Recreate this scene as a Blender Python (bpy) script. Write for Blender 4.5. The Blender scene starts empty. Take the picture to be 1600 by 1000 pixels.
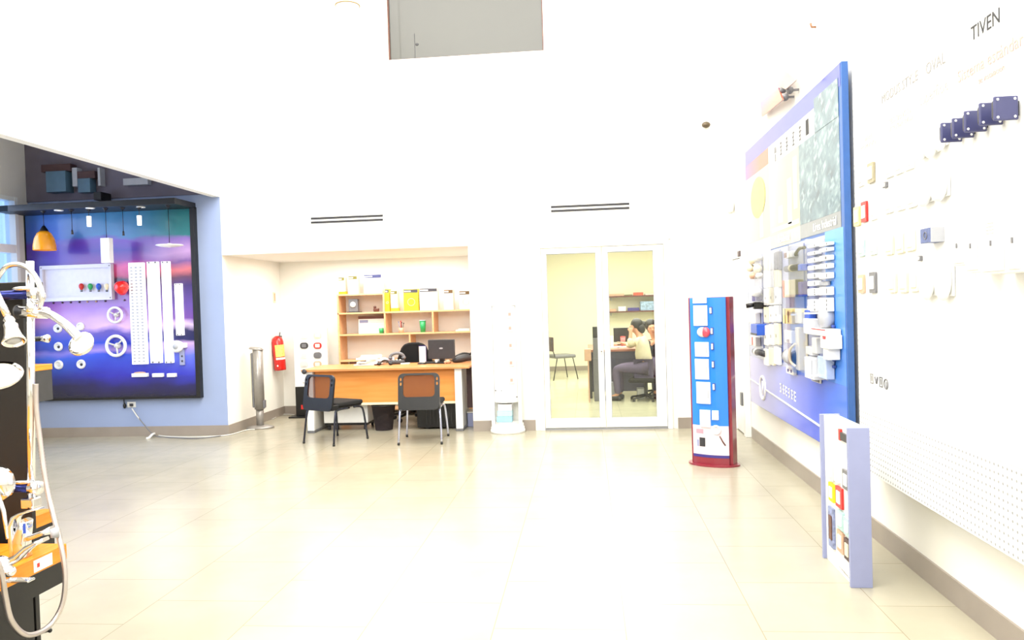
import bpy, bmesh, math, random
from mathutils import Vector, Matrix, Euler
random.seed(7)
R = math.radians
PI = math.pi
SC = bpy.context.scene
COL = SC.collection

# ------------------------------------------------------------------ camera, world, lights, exposure
FPX, YAW, PITCH, ROLL, CAMZ = 1200.0, R(5.635), R(-1.0885), R(-1.746), 1.48
_f = Vector((-math.sin(YAW)*math.cos(PITCH), math.cos(YAW)*math.cos(PITCH), math.sin(PITCH)))
_r = Vector((math.cos(YAW), math.sin(YAW), 0)); _u = _r.cross(_f)
_r, _u = _r*math.cos(ROLL)+_u*math.sin(ROLL), -_r*math.sin(ROLL)+_u*math.cos(ROLL)
cam_data = bpy.data.cameras.new('camera'); cam = bpy.data.objects.new('camera', cam_data); COL.objects.link(cam)
cam_data.sensor_width = 36; cam_data.lens = 36*FPX/1600; cam_data.clip_start = 0.05; cam_data.clip_end = 200
cam.matrix_world = Matrix(((_r.x,_u.x,-_f.x,0),(_r.y,_u.y,-_f.y,0),(_r.z,_u.z,-_f.z,CAMZ),(0,0,0,1)))
SC.camera = cam
CAMP = Vector((0,0,CAMZ))
SC.view_settings.view_transform = 'Standard'; SC.view_settings.look = 'None'
SC.view_settings.gamma = 1; SC.view_settings.use_curve_mapping = False
SC.view_settings.exposure = 0.12
w = bpy.data.worlds.new('sky'); SC.world = w; w.use_nodes = True
_bg = w.node_tree.nodes['Background']; _bg.inputs[0].default_value = (0.50,0.68,1.0,1); _bg.inputs[1].default_value = 2.0
def area(name, loc, rot, sx, sy, energy, col):
    l = bpy.data.lights.new(name, 'AREA'); l.shape='RECTANGLE'; l.size=sx; l.size_y=sy; l.energy=energy; l.color=col
    o = bpy.data.objects.new(name, l); o.location=loc; o.rotation_euler=rot; COL.objects.link(o); return o
area('hall_ceiling_light', (-1.2,4.6,6.1), (0,0,0), 4.6, 7.0, 700, (1,0.975,0.925))
area('front_fill_light', (-1.3,-1.9,4.7), (R(78),0,0), 5.5, 2.4, 330, (0.97,0.98,1.0))  # unseen light inside the closed front wall, raised clear of door reflections
area('office_fill_light', (0.6,13.0,2.75), (0,0,0), 2.6, 5.0, 280, (1,0.97,0.87))  # unseen area light added to brighten the office; no fitting modelled
area('alcove_fill_light', (-2.8,9.9,2.17), (0,0,0), 2.2, 0.8, 50, (1,0.965,0.91))  # added under the alcove ceiling to lift its walls; no lamp there
area('side_window_daylight', (-6.80,7.2,2.1), (0,R(-90),0), 1.5, 2.6, 42, (0.62,0.74,1.0))

# ------------------------------------------------------------------ pixel -> world on a real plane
def ray(x, y): return _f + _r*((x-800)/FPX) - _u*((y-500)/FPX)
def onY(x, y, v): d = ray(x,y); return CAMP + d*(v/d.y)
def onX(x, y, v): d = ray(x,y); return CAMP + d*(v/d.x)
def onZ(x, y, v=0.0): d = ray(x,y); return CAMP + d*((v-CAMZ)/d.z)

# ------------------------------------------------------------------ materials
def lin(c):
    c = c/255.0
    return c/12.92 if c <= 0.04045 else ((c+0.055)/1.055)**2.4
def rgb(r,g,b): return (lin(r),lin(g),lin(b),1)
def mat(name, c, rough=0.5, metal=0.0, var=0.06, scale=18, coat=0.0, emit=None, estr=0, bump=0.0, spec=0.5):
    m = bpy.data.materials.new(name); m.use_nodes = True; nt = m.node_tree; b = nt.nodes['Principled BSDF']
    col = rgb(*c)
    b.inputs['Roughness'].default_value = rough; b.inputs['Metallic'].default_value = metal
    b.inputs['Coat Weight'].default_value = coat; b.inputs['Coat Roughness'].default_value = 0.06
    b.inputs['Specular IOR Level'].default_value = spec
    tc = nt.nodes.new('ShaderNodeTexCoord'); n = nt.nodes.new('ShaderNodeTexNoise'); n.inputs['Scale'].default_value = scale
    nt.links.new(tc.outputs['Object'], n.inputs['Vector'])
    r = nt.nodes.new('ShaderNodeValToRGB')
    r.color_ramp.elements[0].position = 0.3; r.color_ramp.elements[1].position = 0.7
    r.color_ramp.elements[0].color = tuple(max(0,v*(1-var)) for v in col[:3])+(1,)
    r.color_ramp.elements[1].color = tuple(min(1,v*(1+var)) for v in col[:3])+(1,)
    nt.links.new(n.outputs['Fac'], r.inputs[0]); nt.links.new(r.outputs[0], b.inputs['Base Color'])
    if emit: b.inputs['Emission Color'].default_value = rgb(*emit); b.inputs['Emission Strength'].default_value = estr
    if bump:
        bp = nt.nodes.new('ShaderNodeBump'); bp.inputs['Strength'].default_value = bump; bp.inputs['Distance'].default_value = 0.002
        n2 = nt.nodes.new('ShaderNodeTexNoise'); n2.inputs['Scale'].default_value = 400
        nt.links.new(tc.outputs['Object'], n2.inputs['Vector']); nt.links.new(n2.outputs['Fac'], bp.inputs['Height']); nt.links.new(bp.outputs[0], b.inputs['Normal'])
    return m
def glass(name, tint=(1,1,1), refl=0.08, rough=0.0, glow=0.35):
    m = bpy.data.materials.new(name); m.use_nodes = True; nt = m.node_tree; nt.nodes.clear()
    o = nt.nodes.new('ShaderNodeOutputMaterial'); t = nt.nodes.new('ShaderNodeBsdfTransparent'); g = nt.nodes.new('ShaderNodeBsdfGlossy')
    t.inputs[0].default_value = (*tint,1); g.inputs['Roughness'].default_value = rough
    fr = nt.nodes.new('ShaderNodeLayerWeight'); fr.inputs[0].default_value = 0.25
    mr = nt.nodes.new('ShaderNodeMapRange'); mr.inputs['To Min'].default_value = refl; mr.inputs['To Max'].default_value = refl+glow
    mx = nt.nodes.new('ShaderNodeMixShader')
    nt.links.new(fr.outputs['Fresnel'], mr.inputs[0]); nt.links.new(mr.outputs[0], mx.inputs[0])
    nt.links.new(t.outputs[0], mx.inputs[1]); nt.links.new(g.outputs[0], mx.inputs[2]); nt.links.new(mx.outputs[0], o.inputs[0])
    return m
def wood(name, c1, c2, scale=3.0, rough=0.4, axis='X'):
    m = mat(name, c1, rough); nt = m.node_tree; b = nt.nodes['Principled BSDF']
    wv = nt.nodes.new('ShaderNodeTexNoise'); wv.inputs['Scale'].default_value = scale; wv.inputs['Detail'].default_value = 5
    mp = nt.nodes.new('ShaderNodeMapping'); tc = nt.nodes.new('ShaderNodeTexCoord')
    mp.inputs['Scale'].default_value = {'X':(1,12,12),'Y':(12,1,12),'Z':(12,12,1)}[axis]
    r = nt.nodes.new('ShaderNodeValToRGB'); r.color_ramp.elements[0].color = rgb(*c1); r.color_ramp.elements[1].color = rgb(*c2)
    r.color_ramp.elements[0].position=0.35; r.color_ramp.elements[1].position=0.65
    nt.links.new(tc.outputs['Object'], mp.inputs[0]); nt.links.new(mp.outputs[0], wv.inputs['Vector']); nt.links.new(wv.outputs['Fac'], r.inputs[0]); nt.links.new(r.outputs[0], b.inputs['Base Color'])
    return m

M = {}
M['wall'] = mat('wall_paint', (240,238,230), 0.75, var=0.012, scale=2)
M['wall_warm'] = mat('office_wall_paint', (232,228,204), 0.8, var=0.015, scale=2)
M['wall_side'] = mat('side_room_blue_paint', (150,165,200), 0.7, var=0.03, scale=2)
M['wall_gray'] = mat('side_room_gray_paint', (226,222,216), 0.8, var=0.03, scale=2)
M['wall_shade'] = mat('side_room_painted_shade', (108,102,116), 0.7, var=0.12, scale=3)  # shade above the lintel line, put into the wall colour
M['ceil'] = mat('ceiling_paint', (235,233,228), 0.85, var=0.01)
M['base'] = mat('grey_tile_skirting', (150,140,130), 0.35, var=0.06, scale=4)
M['white'] = mat('white_plastic', (238,238,236), 0.35, var=0.01)
M['white_s'] = mat('white_satin_metal', (240,240,238), 0.3, var=0.01, coat=0.2)
M['cream'] = mat('cream_plastic', (232,222,190), 0.4, var=0.02)
M['offw'] = mat('offwhite_plastic', (214,212,206), 0.4, var=0.02)
M['ltgray'] = mat('light_grey_plastic', (170,172,178), 0.4, var=0.04)
M['gray'] = mat('mid_grey_plastic', (110,110,114), 0.4, var=0.05)
M['dkgray'] = mat('dark_grey_plastic', (52,52,56), 0.42, var=0.08)
M['black'] = mat('black_plastic', (14,14,16), 0.35, var=0.1)
M['blackm'] = mat('black_laminate', (16,15,16), 0.45, var=0.15, scale=6)
M['fabric'] = mat('black_fabric', (20,19,20), 0.95, var=0.25, scale=220, bump=0.6)
M['chrome'] = mat('chrome', (225,225,228), 0.07, 1.0, var=0.02)
M['silver'] = mat('silver_paint', (150,146,142), 0.32, 0.4, var=0.05)
M['steel'] = mat('galvanised_steel', (90,104,150), 0.45, 0.3, var=0.2, scale=60)
M['red'] = mat('red_enamel', (196,22,14), 0.3, var=0.05, coat=0.4)
M['redp'] = mat('red_plastic', (200,40,36), 0.35, var=0.05)
M['yellow'] = mat('yellow_card', (238,214,30), 0.5, var=0.05)
M['orange'] = wood('orange_wood', (204,132,78), (216,146,90), 2.5, 0.38)
M['orangef'] = wood('desk_front_wood', (218,138,62), (228,150,74), 2.0, 0.45)
M['orangel'] = wood('bookcase_wood', (222,170,120), (232,184,134), 2.0, 0.45)
M['shelfwood'] = wood('shelf_orange_wood', (208,124,24), (226,146,40), 5, 0.25, 'Y')
M['brown'] = wood('brown_wood', (84,44,34), (104,58,42), 3, 0.4)
M['dkbrown'] = mat('dark_brown_laminate', (70,46,48), 0.45)
M['bluepl'] = mat('blue_plastic', (36,84,190), 0.35)
M['green'] = mat('green_plastic', (40,160,90), 0.3)
M['teal'] = mat('teal_plastic', (170,206,200), 0.4)
M['tan'] = mat('tan_plastic', (206,164,136), 0.45)
M['purple'] = mat('violet_plastic', (60,50,130), 0.45)
M['lilac'] = mat('lilac_laminate', (144,150,186), 0.45, var=0.015)
M['maroon'] = mat('maroon_metal', (136,36,52), 0.32, var=0.05, coat=0.5)
M['bluepan'] = mat('bright_blue_panel', (34,124,222), 0.3, var=0.05, scale=3, coat=0.3)
M['ink'] = mat('dark_ink', (40,40,44), 0.6)
M['inkg'] = mat('grey_ink', (146,144,142), 0.6)
M['inkl'] = mat('pale_ink', (184,180,174), 0.6)
M['inkp'] = mat('pink_ink', (192,158,148), 0.6)
M['inkb'] = mat('blue_ink', (60,80,150), 0.6)
M['paper'] = mat('paper', (236,234,230), 0.8, var=0.02)
M['pane'] = glass('clear_glass', (0.95,0.97,0.95), 0.03, glow=0.35)
M['winpane'] = glass('window_glass', (0.80,0.9,1.0), 0.06, glow=0.3)
M['acrylic'] = glass('clear_acrylic', (0.975,0.98,0.995), 0.02, 0.02, 0.22)
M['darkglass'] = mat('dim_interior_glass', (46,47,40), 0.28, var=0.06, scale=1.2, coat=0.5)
M['hosemetal'] = mat('ribbed_hose_metal', (198,190,188), 0.3, 0.85)
M['reflchrome'] = mat('chrome_painted_reflection', (34,40,96), 0.15, 0.75)  # plain chrome; the blue it reflects is put into the colour
M['lampyellow'] = mat('amber_glass', (232,150,16), 0.2, var=0.06, coat=0.5, emit=(240,160,30), estr=0.12)
M['ledwhite'] = mat('lit_white_lens', (255,255,250), 0.4, emit=(255,252,240), estr=1.6)
M['softlit'] = mat('frosted_lens', (206,202,214), 0.35, var=0.03, emit=(222,214,236), estr=0.06)
M['white_lit'] = mat('lit_white_diffuser', (240,240,244), 0.4, var=0.01, emit=(240,240,250), estr=0.55)
M['redglow'] = mat('red_lamp_glass', (220,30,24), 0.2, emit=(220,20,20), estr=0.2, coat=0.5)
M['skin'] = mat('skin', (205,150,118), 0.55, var=0.04)
M['hair'] = mat('black_hair', (16,13,12), 0.5, var=0.3, scale=120)
M['shirt'] = mat('cream_cotton', (226,214,184), 0.85, var=0.05, scale=40)
M['navy'] = mat('navy_cotton', (26,30,44), 0.9, var=0.1, scale=40)
M['denim'] = mat('grey_trousers', (60,62,80), 0.9, var=0.1, scale=40)

def floor_mat(name, c, c2, jointc, xoff, yoff):
    m = bpy.data.materials.new(name); m.use_nodes = True; nt = m.node_tree; b = nt.nodes['Principled BSDF']
    tc = nt.nodes.new('ShaderNodeTexCoord'); mp = nt.nodes.new('ShaderNodeMapping'); mp.inputs['Location'].default_value = (xoff,yoff,0)
    br = nt.nodes.new('ShaderNodeTexBrick'); br.inputs['Scale'].default_value = 1.0; br.inputs['Brick Width'].default_value=0.6; br.inputs['Row Height'].default_value=0.6
    br.offset = 0.5; br.inputs['Mortar Size'].default_value = 0.0022; br.inputs['Mortar Smooth'].default_value=0.2
    br.inputs['Color1'].default_value=rgb(*c); br.inputs['Color2'].default_value=rgb(*c2); br.inputs['Mortar'].default_value=rgb(*jointc)
    mp.inputs['Rotation'].default_value = (0,0,R(90))
    nt.links.new(tc.outputs['Object'], mp.inputs[0]); nt.links.new(mp.outputs[0], br.inputs['Vector'])
    n = nt.nodes.new('ShaderNodeTexNoise'); n.inputs['Scale'].default_value=2.2; n.inputs['Detail'].default_value=6
    nt.links.new(tc.outputs['Object'], n.inputs['Vector'])
    rr = nt.nodes.new('ShaderNodeValToRGB'); rr.color_ramp.elements[0].color=(0.88,0.88,0.88,1); rr.color_ramp.elements[1].color=(1,1,1,1)
    rr.color_ramp.elements[0].position=0.3; rr.color_ramp.elements[1].position=0.7
    nt.links.new(n.outputs['Fac'], rr.inputs[0])
    mx = nt.nodes.new('ShaderNodeMix'); mx.data_type='RGBA'; mx.blend_type='MULTIPLY'; mx.inputs[0].default_value=1
    nt.links.new(br.outputs['Color'], mx.inputs[6]); nt.links.new(rr.outputs[0], mx.inputs[7]); nt.links.new(mx.outputs[2], b.inputs['Base Color'])
    b.inputs['Roughness'].default_value=0.22; b.inputs['Specular IOR Level'].default_value=0.55
    n2 = nt.nodes.new('ShaderNodeTexNoise'); n2.inputs['Scale'].default_value=9; nt.links.new(tc.outputs['Object'], n2.inputs['Vector'])
    m2 = nt.nodes.new('ShaderNodeMapRange'); m2.inputs['To Min'].default_value=0.17; m2.inputs['To Max'].default_value=0.30
    nt.links.new(n2.outputs['Fac'], m2.inputs[0]); nt.links.new(m2.outputs[0], b.inputs['Roughness'])
    return m
M['floor'] = floor_mat('beige_porcelain_tiles', (173,167,147), (170,164,144), (142,131,106), 0.17, 0.47)
M['floor2'] = floor_mat('office_tiles', (196,194,168), (192,190,164), (150,148,130), 0.1, 0.2)

# ------------------------------------------------------------------ mesh collecting helper
class MB:
    def __init__(s): s.bm = bmesh.new()
    def _add(s, verts, faces, mtx=None, smooth=False):
        vs = [s.bm.verts.new((mtx @ Vector(v)) if mtx else v) for v in verts]
        for f in faces:
            try:
                fc = s.bm.faces.new([vs[i] for i in f]); fc.smooth = smooth
            except ValueError: pass
        return s
    def box(s, x0,x1,y0,y1,z0,z1, mtx=None, bev=0.0, seg=2):
        tmp = bmesh.new(); bmesh.ops.create_cube(tmp, size=1)
        for v in tmp.verts:
            v.co = Vector((x0+(x1-x0)*(v.co.x+.5), y0+(y1-y0)*(v.co.y+.5), z0+(z1-z0)*(v.co.z+.5)))
        if bev > 0:
            b = min(bev, 0.49*min(abs(x1-x0),abs(y1-y0),abs(z1-z0)))
            bmesh.ops.bevel(tmp, geom=list(tmp.edges), offset=b, segments=seg, affect='EDGES', profile=0.5)
        s.merge(tmp, mtx); return s
    def merge(s, tmp, mtx=None, smooth=None):
        tmp.verts.index_update()
        mp = {}
        for v in tmp.verts: mp[v.index] = s.bm.verts.new((mtx @ v.co) if mtx else v.co)
        for f in tmp.faces:
            try:
                nf = s.bm.faces.new([mp[v.index] for v in f.verts]); nf.smooth = f.smooth if smooth is None else smooth
            except ValueError: pass
        tmp.free()
    def lathe(s, prof, n=24, mtx=None, smooth=True, arc=2*PI):
        full = abs(arc-2*PI) < 1e-6; k = n if full else n+1
        vs, fs = [], []
        for i in range(k):
            a = arc*i/n
            for (r,z) in prof: vs.append((r*math.cos(a), r*math.sin(a), z))
        L = len(prof)
        for i in range(n):
            j = (i+1) % k
            for q in range(L-1): fs.append((i*L+q, j*L+q, j*L+q+1, i*L+q+1))
        s._add(vs, fs, mtx, smooth); return s
    def cyl(s, p0, p1, r0, r1=None, n=16, caps=True, smooth=True):
        p0, p1 = Vector(p0), Vector(p1); r1 = r0 if r1 is None else r1
        d = p1-p0; L = d.length
        q = d.to_track_quat('Z','Y').to_matrix().to_4x4(); m = Matrix.Translation(p0) @ q
        prof = [(r0,0),(r1,L)]
        if caps: prof = [(0.0001,0),(r0,0),(r0,0),(r1,L),(r1,L),(0.0001,L)]
        s.lathe(prof, n, m, smooth); return s
    def tube(s, pts, r, n=10, rib=None):
        pts = [Vector(p) for p in pts]; rings = []
        up = Vector((0,0,1)); prev = None
        for i, p in enumerate(pts):
            t = (pts[min(i+1,len(pts)-1)] - pts[max(i-1,0)]).normalized()
            a = (prev - t*prev.dot(t)) if prev is not None else (up - t*up.dot(t))
            if a.length < 1e-4: a = Vector((1,0,0)) - t*t.x
            a.normalize(); prev = a; b = t.cross(a)
            rr = r[i] if isinstance(r,(list,tuple)) else r
            if rib and i % 2: rr *= rib
            rings.append([s.bm.verts.new(p + (a*math.cos(2*PI*k/n)+b*math.sin(2*PI*k/n))*rr) for k in range(n)])
        for i in range(len(rings)-1):
            for k in range(n):
                f = s.bm.faces.new((rings[i][k],rings[i][(k+1)%n],rings[i+1][(k+1)%n],rings[i+1][k])); f.smooth=True
        for rg in (rings[0], rings[-1]):
            try: s.bm.faces.new(rg)
            except ValueError: pass
        return s
    def prism(s, poly, z0, z1, mtx=None, smooth=False):
        n = len(poly); vs = [(x,y,z0) for x,y in poly]+[(x,y,z1) for x,y in poly]
        fs = [tuple(range(n-1,-1,-1)), tuple(range(n,2*n))]+[(i,(i+1)%n,n+(i+1)%n,n+i) for i in range(n)]
        s._add(vs, fs, mtx, smooth); return s
    def ball(s, c, rx, ry, rz, n=16, mtx=None):
        tmp = bmesh.new(); bmesh.ops.create_uvsphere(tmp, u_segments=n, v_segments=max(6,n//2), radius=1)
        for v in tmp.verts: v.co = Vector((v.co.x*rx, v.co.y*ry, v.co.z*rz)) + Vector(c)
        s.merge(tmp, mtx, True); return s
    def ring(s, c, R0, r, axis='Y', n=32, k=8, flat=1.0):
        m = Matrix.Translation(Vector(c)) @ {'Y':Matrix.Rotation(R(90),4,'X'),'X':Matrix.Rotation(R(90),4,'Y'),'Z':Matrix.Identity(4)}[axis]
        prof = [(R0+r*math.cos(2*PI*i/k), r*flat*math.sin(2*PI*i/k)) for i in range(k+1)]
        s.lathe(prof, n, m); return s
    def build(s, name, material, parent=None, world=False):
        bmesh.ops.remove_doubles(s.bm, verts=s.bm.verts, dist=1e-5)
        bmesh.ops.recalc_face_normals(s.bm, faces=s.bm.faces)
        me = bpy.data.meshes.new(name); 
        if world and parent is not None:
            root = parent
            while root.parent: root = root.parent
            s.bm.transform(root.matrix_basis.inverted())
        s.bm.to_mesh(me); s.bm.free(); me.materials.append(material)
        o = bpy.data.objects.new(name, me); COL.objects.link(o)
        if parent is not None: o.parent = parent
        return o
def tag(o, label=None, cat=None, group=None, kind=None):
    if label: o['label'] = label
    if cat: o['category'] = cat
    if group: o['group'] = group
    if kind: o['kind'] = kind
    return o
def thing(name, label, cat, loc, rz=0, group=None):
    o = bpy.data.objects.new(name, None); o.empty_display_size = 0.1; COL.objects.link(o)
    o.location = loc; o.rotation_euler = (0,0,rz); 
    o.matrix_basis = Matrix.Translation(Vector(loc)) @ Matrix.Rotation(rz,4,'Z')
    return tag(o, label, cat, group)
def copy_tree(o, parent=None):
    c = o.copy(); COL.objects.link(c); c.parent = parent
    for ch in list(o.children): copy_tree(ch, c)
    return c
def struct(name, mb, m, parent=None):
    o = mb.build(name, m, parent)
    if parent is None: o['kind'] = 'structure'
    return o
def single(name, mb, m, label, cat, group=None, base=None):
    """one-mesh thing with its origin at its base"""
    o = mb.build(name, m)
    me = o.data; xs=[v.co for v in me.vertices]
    c = Vector((sum((v.x for v in xs))/len(xs), sum((v.y for v in xs))/len(xs), min(v.z for v in xs)))
    me.transform(Matrix.Translation(-c)); o.location = c; o.matrix_basis = Matrix.Translation(c)
    return tag(o, label, cat, group)
def text(s_, size, m, origin, xdir, updir, name, parent, depth=0.002, world=True, align='CENTER', shear=0, bold=0.0, xs=1.0):
    cu = bpy.data.curves.new('lettering', 'FONT'); cu.body = s_; cu.size = size; cu.extrude = depth/2; cu.align_x = align; cu.align_y='CENTER'; cu.resolution_u=3
    cu.offset = bold; cu.shear = shear
    to = bpy.data.objects.new('lettering', cu); COL.objects.link(to)
    dg = bpy.context.evaluated_depsgraph_get(); me = bpy.data.meshes.new_from_object(to.evaluated_get(dg))
    bpy.data.objects.remove(to); bpy.data.curves.remove(cu)
    X = Vector(xdir).normalized(); U = Vector(updir).normalized(); N = X.cross(U)
    mt = Matrix(((X.x*xs,U.x,N.x,origin[0]),(X.y*xs,U.y,N.y,origin[1]),(X.z*xs,U.z,N.z,origin[2]),(0,0,0,1)))
    if world:
        root = parent
        while root.parent: root = root.parent
        mt = root.matrix_basis.inverted() @ mt
    me.transform(mt); me.materials.clear(); me.materials.append(m); me.name = name
    o = bpy.data.objects.new(name, me); COL.objects.link(o); o.parent = parent
    return o

# ------------------------------------------------------------------ the setting
BY = 9.0         # back wall plane
XR = 1.70        # right wall
XL = -4.42       # plane of the left lintel
XS = -6.93       # side room outer wall
AX0, AX1, AY, AZ = -4.42, -1.385, 10.75, 2.2   # alcove
DX0, DX1, DZ = -0.585, 0.945, 2.19             # glass door opening
HZ = 6.2
struct('floor', MB().box(-7.1,1.9,-2.2,9.0,-0.1,0), M['floor'])
struct('floor_alcove', MB().box(AX0,AX1,9.0,AY+0.1,-0.1,0), M['floor'])
struct('floor_office', MB().box(DX0-0.8,3.2,9.0,17.1,-0.1,0), M['floor2'])
WZ0 = 4.435; WX0, WX1 = -2.27, -0.42           # high interior window
wb = MB()
wb.box(XL,AX0+0.0001,BY,BY+0.12,0,HZ)
wb.box(AX0,AX1,BY,BY+0.12,AZ,WZ0); wb.box(AX1,DX0,BY,BY+0.12,0,WZ0); wb.box(DX0,DX1,BY,BY+0.12,DZ,WZ0); wb.box(DX1,XR+0.2,BY,BY+0.12,0,WZ0)
wb.box(XL,WX0,BY,BY+0.12,WZ0,HZ); wb.box(WX1,XR+0.2,BY,BY+0.12,WZ0,HZ); wb.box(WX0,WX1,BY,BY+0.12,5.75,HZ)
struct('wall_back', wb, M['wall'])
wr = MB(); wr.box(XR,XR+0.15,-2.2,BY,0,HZ); struct('wall_right', wr, M['wall'])
wl = MB(); wl.box(XL-0.10,XL,-2.2,BY,2.91,HZ); struct('wall_left', wl, M['wall'])
struct('wall_front', MB().box(-7.1,1.9,-2.35,-2.2,0,HZ), M['wall'])
struct('ceiling', MB().box(XL,1.9,-2.2,BY+0.1,HZ,HZ+0.1), M['ceil'])
# side room
struct('wall_side_room_back', MB().box(XS-0.1,XL,BY,BY+0.12,0,2.95), M['wall_side'])
struct('wall_side_room_shaded_top', MB().box(XS-0.1,XL-0.10,BY-0.015,BY+0.12,2.951,3.95), M['wall_shade'])  # upper part of the back wall, with its shade painted in
ws = MB(); wy0, wy1 = 5.6, 8.80; wz0, wz1 = 0.95, 2.985
ws.box(XS-0.15,XS,-2.2,wy0,0,3.95); ws.box(XS-0.15,XS,wy1,BY,0,3.95); ws.box(XS-0.15,XS,wy0,wy1,0,wz0); ws.box(XS-0.15,XS,wy0,wy1,wz1,3.95)
struct('wall_side_room_left', ws, M['wall_gray'])
struct('ceiling_side_room', MB().box(XS-0.1,XL-0.10,-2.2,BY+0.1,3.95,4.05), M['wall_gray'])
wf = MB()
for z in (wz0, 2.30, wz1-0.05): wf.box(XS-0.10,XS+0.02,wy0,wy1,z,z+0.05+ (0.05 if z==2.30 else 0))
for y in (wy0, 7.2, wy1-0.05): wf.box(XS-0.105,XS+0.025,y,y+0.05,wz0,wz1)
w1 = struct('window_1', wf, M['white_s']); 
wp = MB(); wp.box(XS-0.06,XS-0.052,wy0,wy1,wz0,wz1); wp.build('pane', M['winpane'], w1)
rl = MB(); rl.box(XS-0.9,XS-0.86,5,9.6,2.42,2.45); rl.box(XS-0.9,XS-0.86,8.7,8.73,0.4,2.45); single('outdoor_railing', rl, M['bluepl'], 'thin dark blue rail seen outside the side room window', 'railing')
# alcove
struct('wall_alcove_left', MB().box(AX0-0.12,AX0,BY+0.12,AY,0,AZ), M['wall'])
struct('wall_alcove_right', MB().box(AX1,AX1+0.12,BY+0.12,AY,0,AZ), M['wall'])
struct('wall_alcove_back', MB().box(AX0-0.12,AX1+0.12,AY,AY+0.1,0,AZ), M['wall'])
struct('ceiling_alcove', MB().box(AX0-0.12,AX1+0.12,BY+0.12,AY+0.1,AZ,AZ+0.1), M['ceil'])
# office
struct('wall_office_left', MB().box(-1.25,-1.13,BY+0.12,17.0,0,2.8), M['wall_warm'])
struct('wall_office_right', MB().box(3.1,3.2,BY+0.12,17.0,0,2.8), M['wall_warm'])
struct('wall_office_back', MB().box(-1.25,3.2,17.0,17.1,0,2.8), M['wall_warm'])
struct('ceiling_office', MB().box(-1.25,3.2,BY+0.12,17.1,2.8,2.9), M['ceil'])
# skirting
b = MB(); b.box(AX1,DX0-0.06,BY-0.012,BY,0,0.125); b.box(DX1+0.06,XR,BY-0.012,BY,0,0.125); struct('baseboard_back', b, M['base'])
struct('baseboard_right', MB().box(XR-0.012,XR,-2.2,BY-0.7,0,0.12), M['base'])
struct('baseboard_left', MB().box(XS,XL-0.0,BY-0.012,BY,0,0.12), M['base'])
b = MB(); b.box(AX0,AX0+0.012,BY-0.012,AY,0,0.12); b.box(AX0+0.012,AX1,AY-0.012,AY,0,0.12); struct('baseboard_alcove', b, M['base'])
b = MB(); b.box(-1.13,3.1,16.988,17.0,0,0.1); struct('baseboard_office', b, M['base'])
# high interior window
b = MB(); b.box(WX0,WX1,BY+0.06,BY+0.07,WZ0,5.75); w2 = struct('window_2', b, M['darkglass'])
b = MB(); b.box(WX0,WX1,BY+0.035,BY+0.06,WZ0,WZ0+0.015); b.box(WX0,WX0+0.015,BY+0.035,BY+0.06,WZ0,5.75); b.box(WX1-0.015,WX1,BY+0.035,BY+0.06,WZ0,5.75); b.build('window_frame', M['brown'], w2)
b = MB(); b.box(-1.96,-1.955,BY+0.054,BY+0.06,WZ0,4.75); b.ball((-1.93,BY+0.058,4.62),0.02,0.004,0.016,8); b.build('glass_mark', M['dkgray'], w2)
# glass double door
b = MB(); fw = 0.055
b.box(DX0,DX0+fw,BY-0.03,BY+0.1,0,DZ,bev=0.004); b.box(DX1-fw,DX1,BY-0.03,BY+0.1,0,DZ,bev=0.004); b.box(DX0+fw,DX1-fw,BY-0.03,BY+0.1,DZ-fw,DZ,bev=0.004)
b.box(DX0-0.03,DX1+0.03,BY-0.02,BY-0.001,DZ+0.001,DZ+0.02); 
d1 = struct('door_1', b, M['white_s'])
b = MB(); b.box(DX0+fw,DX1-fw,BY-0.0,BY+0.06,0.0,0.022); b.build('threshold', M['ltgray'], d1)
dm = 0.18
for (x0,x1,px0,px1,nm) in ((DX0+fw+0.006,dm-0.004,-0.465,0.112,'l'),(dm+0.004,DX1-fw-0.006,0.248,0.770,'r')):
    l = MB(); y0,y1 = BY-0.02,BY+0.03; z0,z1,pz0,pz1 = 0.028,DZ-fw-0.008,0.135,2.065
    l.box(x0,px0,y0,y1,z0,z1,bev=0.004); l.box(px1,x1,y0,y1,z0,z1,bev=0.004); l.box(px0,px1,y0,y1,z0,pz0,bev=0.004); l.box(px0,px1,y0,y1,pz1,z1,bev=0.004)
    lf = l.build('door_leaf', M['white_s'], d1)
    g = MB(); g.box(px0-0.005,px1+0.005,BY+0.002,BY+0.01,pz0-0.005,pz1+0.005); g.build('pane', M['pane'], lf)
    t = MB(); e=0.006
    for a in ((px0,px0+e,pz0,pz1),(px1-e,px1,pz0,pz1),(px0,px1,pz0,pz0+e),(px0,px1,pz1-e,pz1)): t.box(a[0],a[1],BY-0.004,BY+0.001,a[2],a[3])
    t.build('gasket', M['ltgray'], lf)
    if nm=='l':
        k = MB(); k.cyl((0.147,BY-0.045,0.92),(0.147,BY-0.02,0.92),0.014); k.box(0.137,0.157,BY-0.05,BY-0.045,0.88,0.96,bev=0.003); k.build('lock', M['offw'], lf)
        k = MB(); k.cyl((0.147,BY-0.056,0.915),(0.147,BY-0.05,0.915),0.006); k.build('keyhole', M['ink'], lf)
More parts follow.
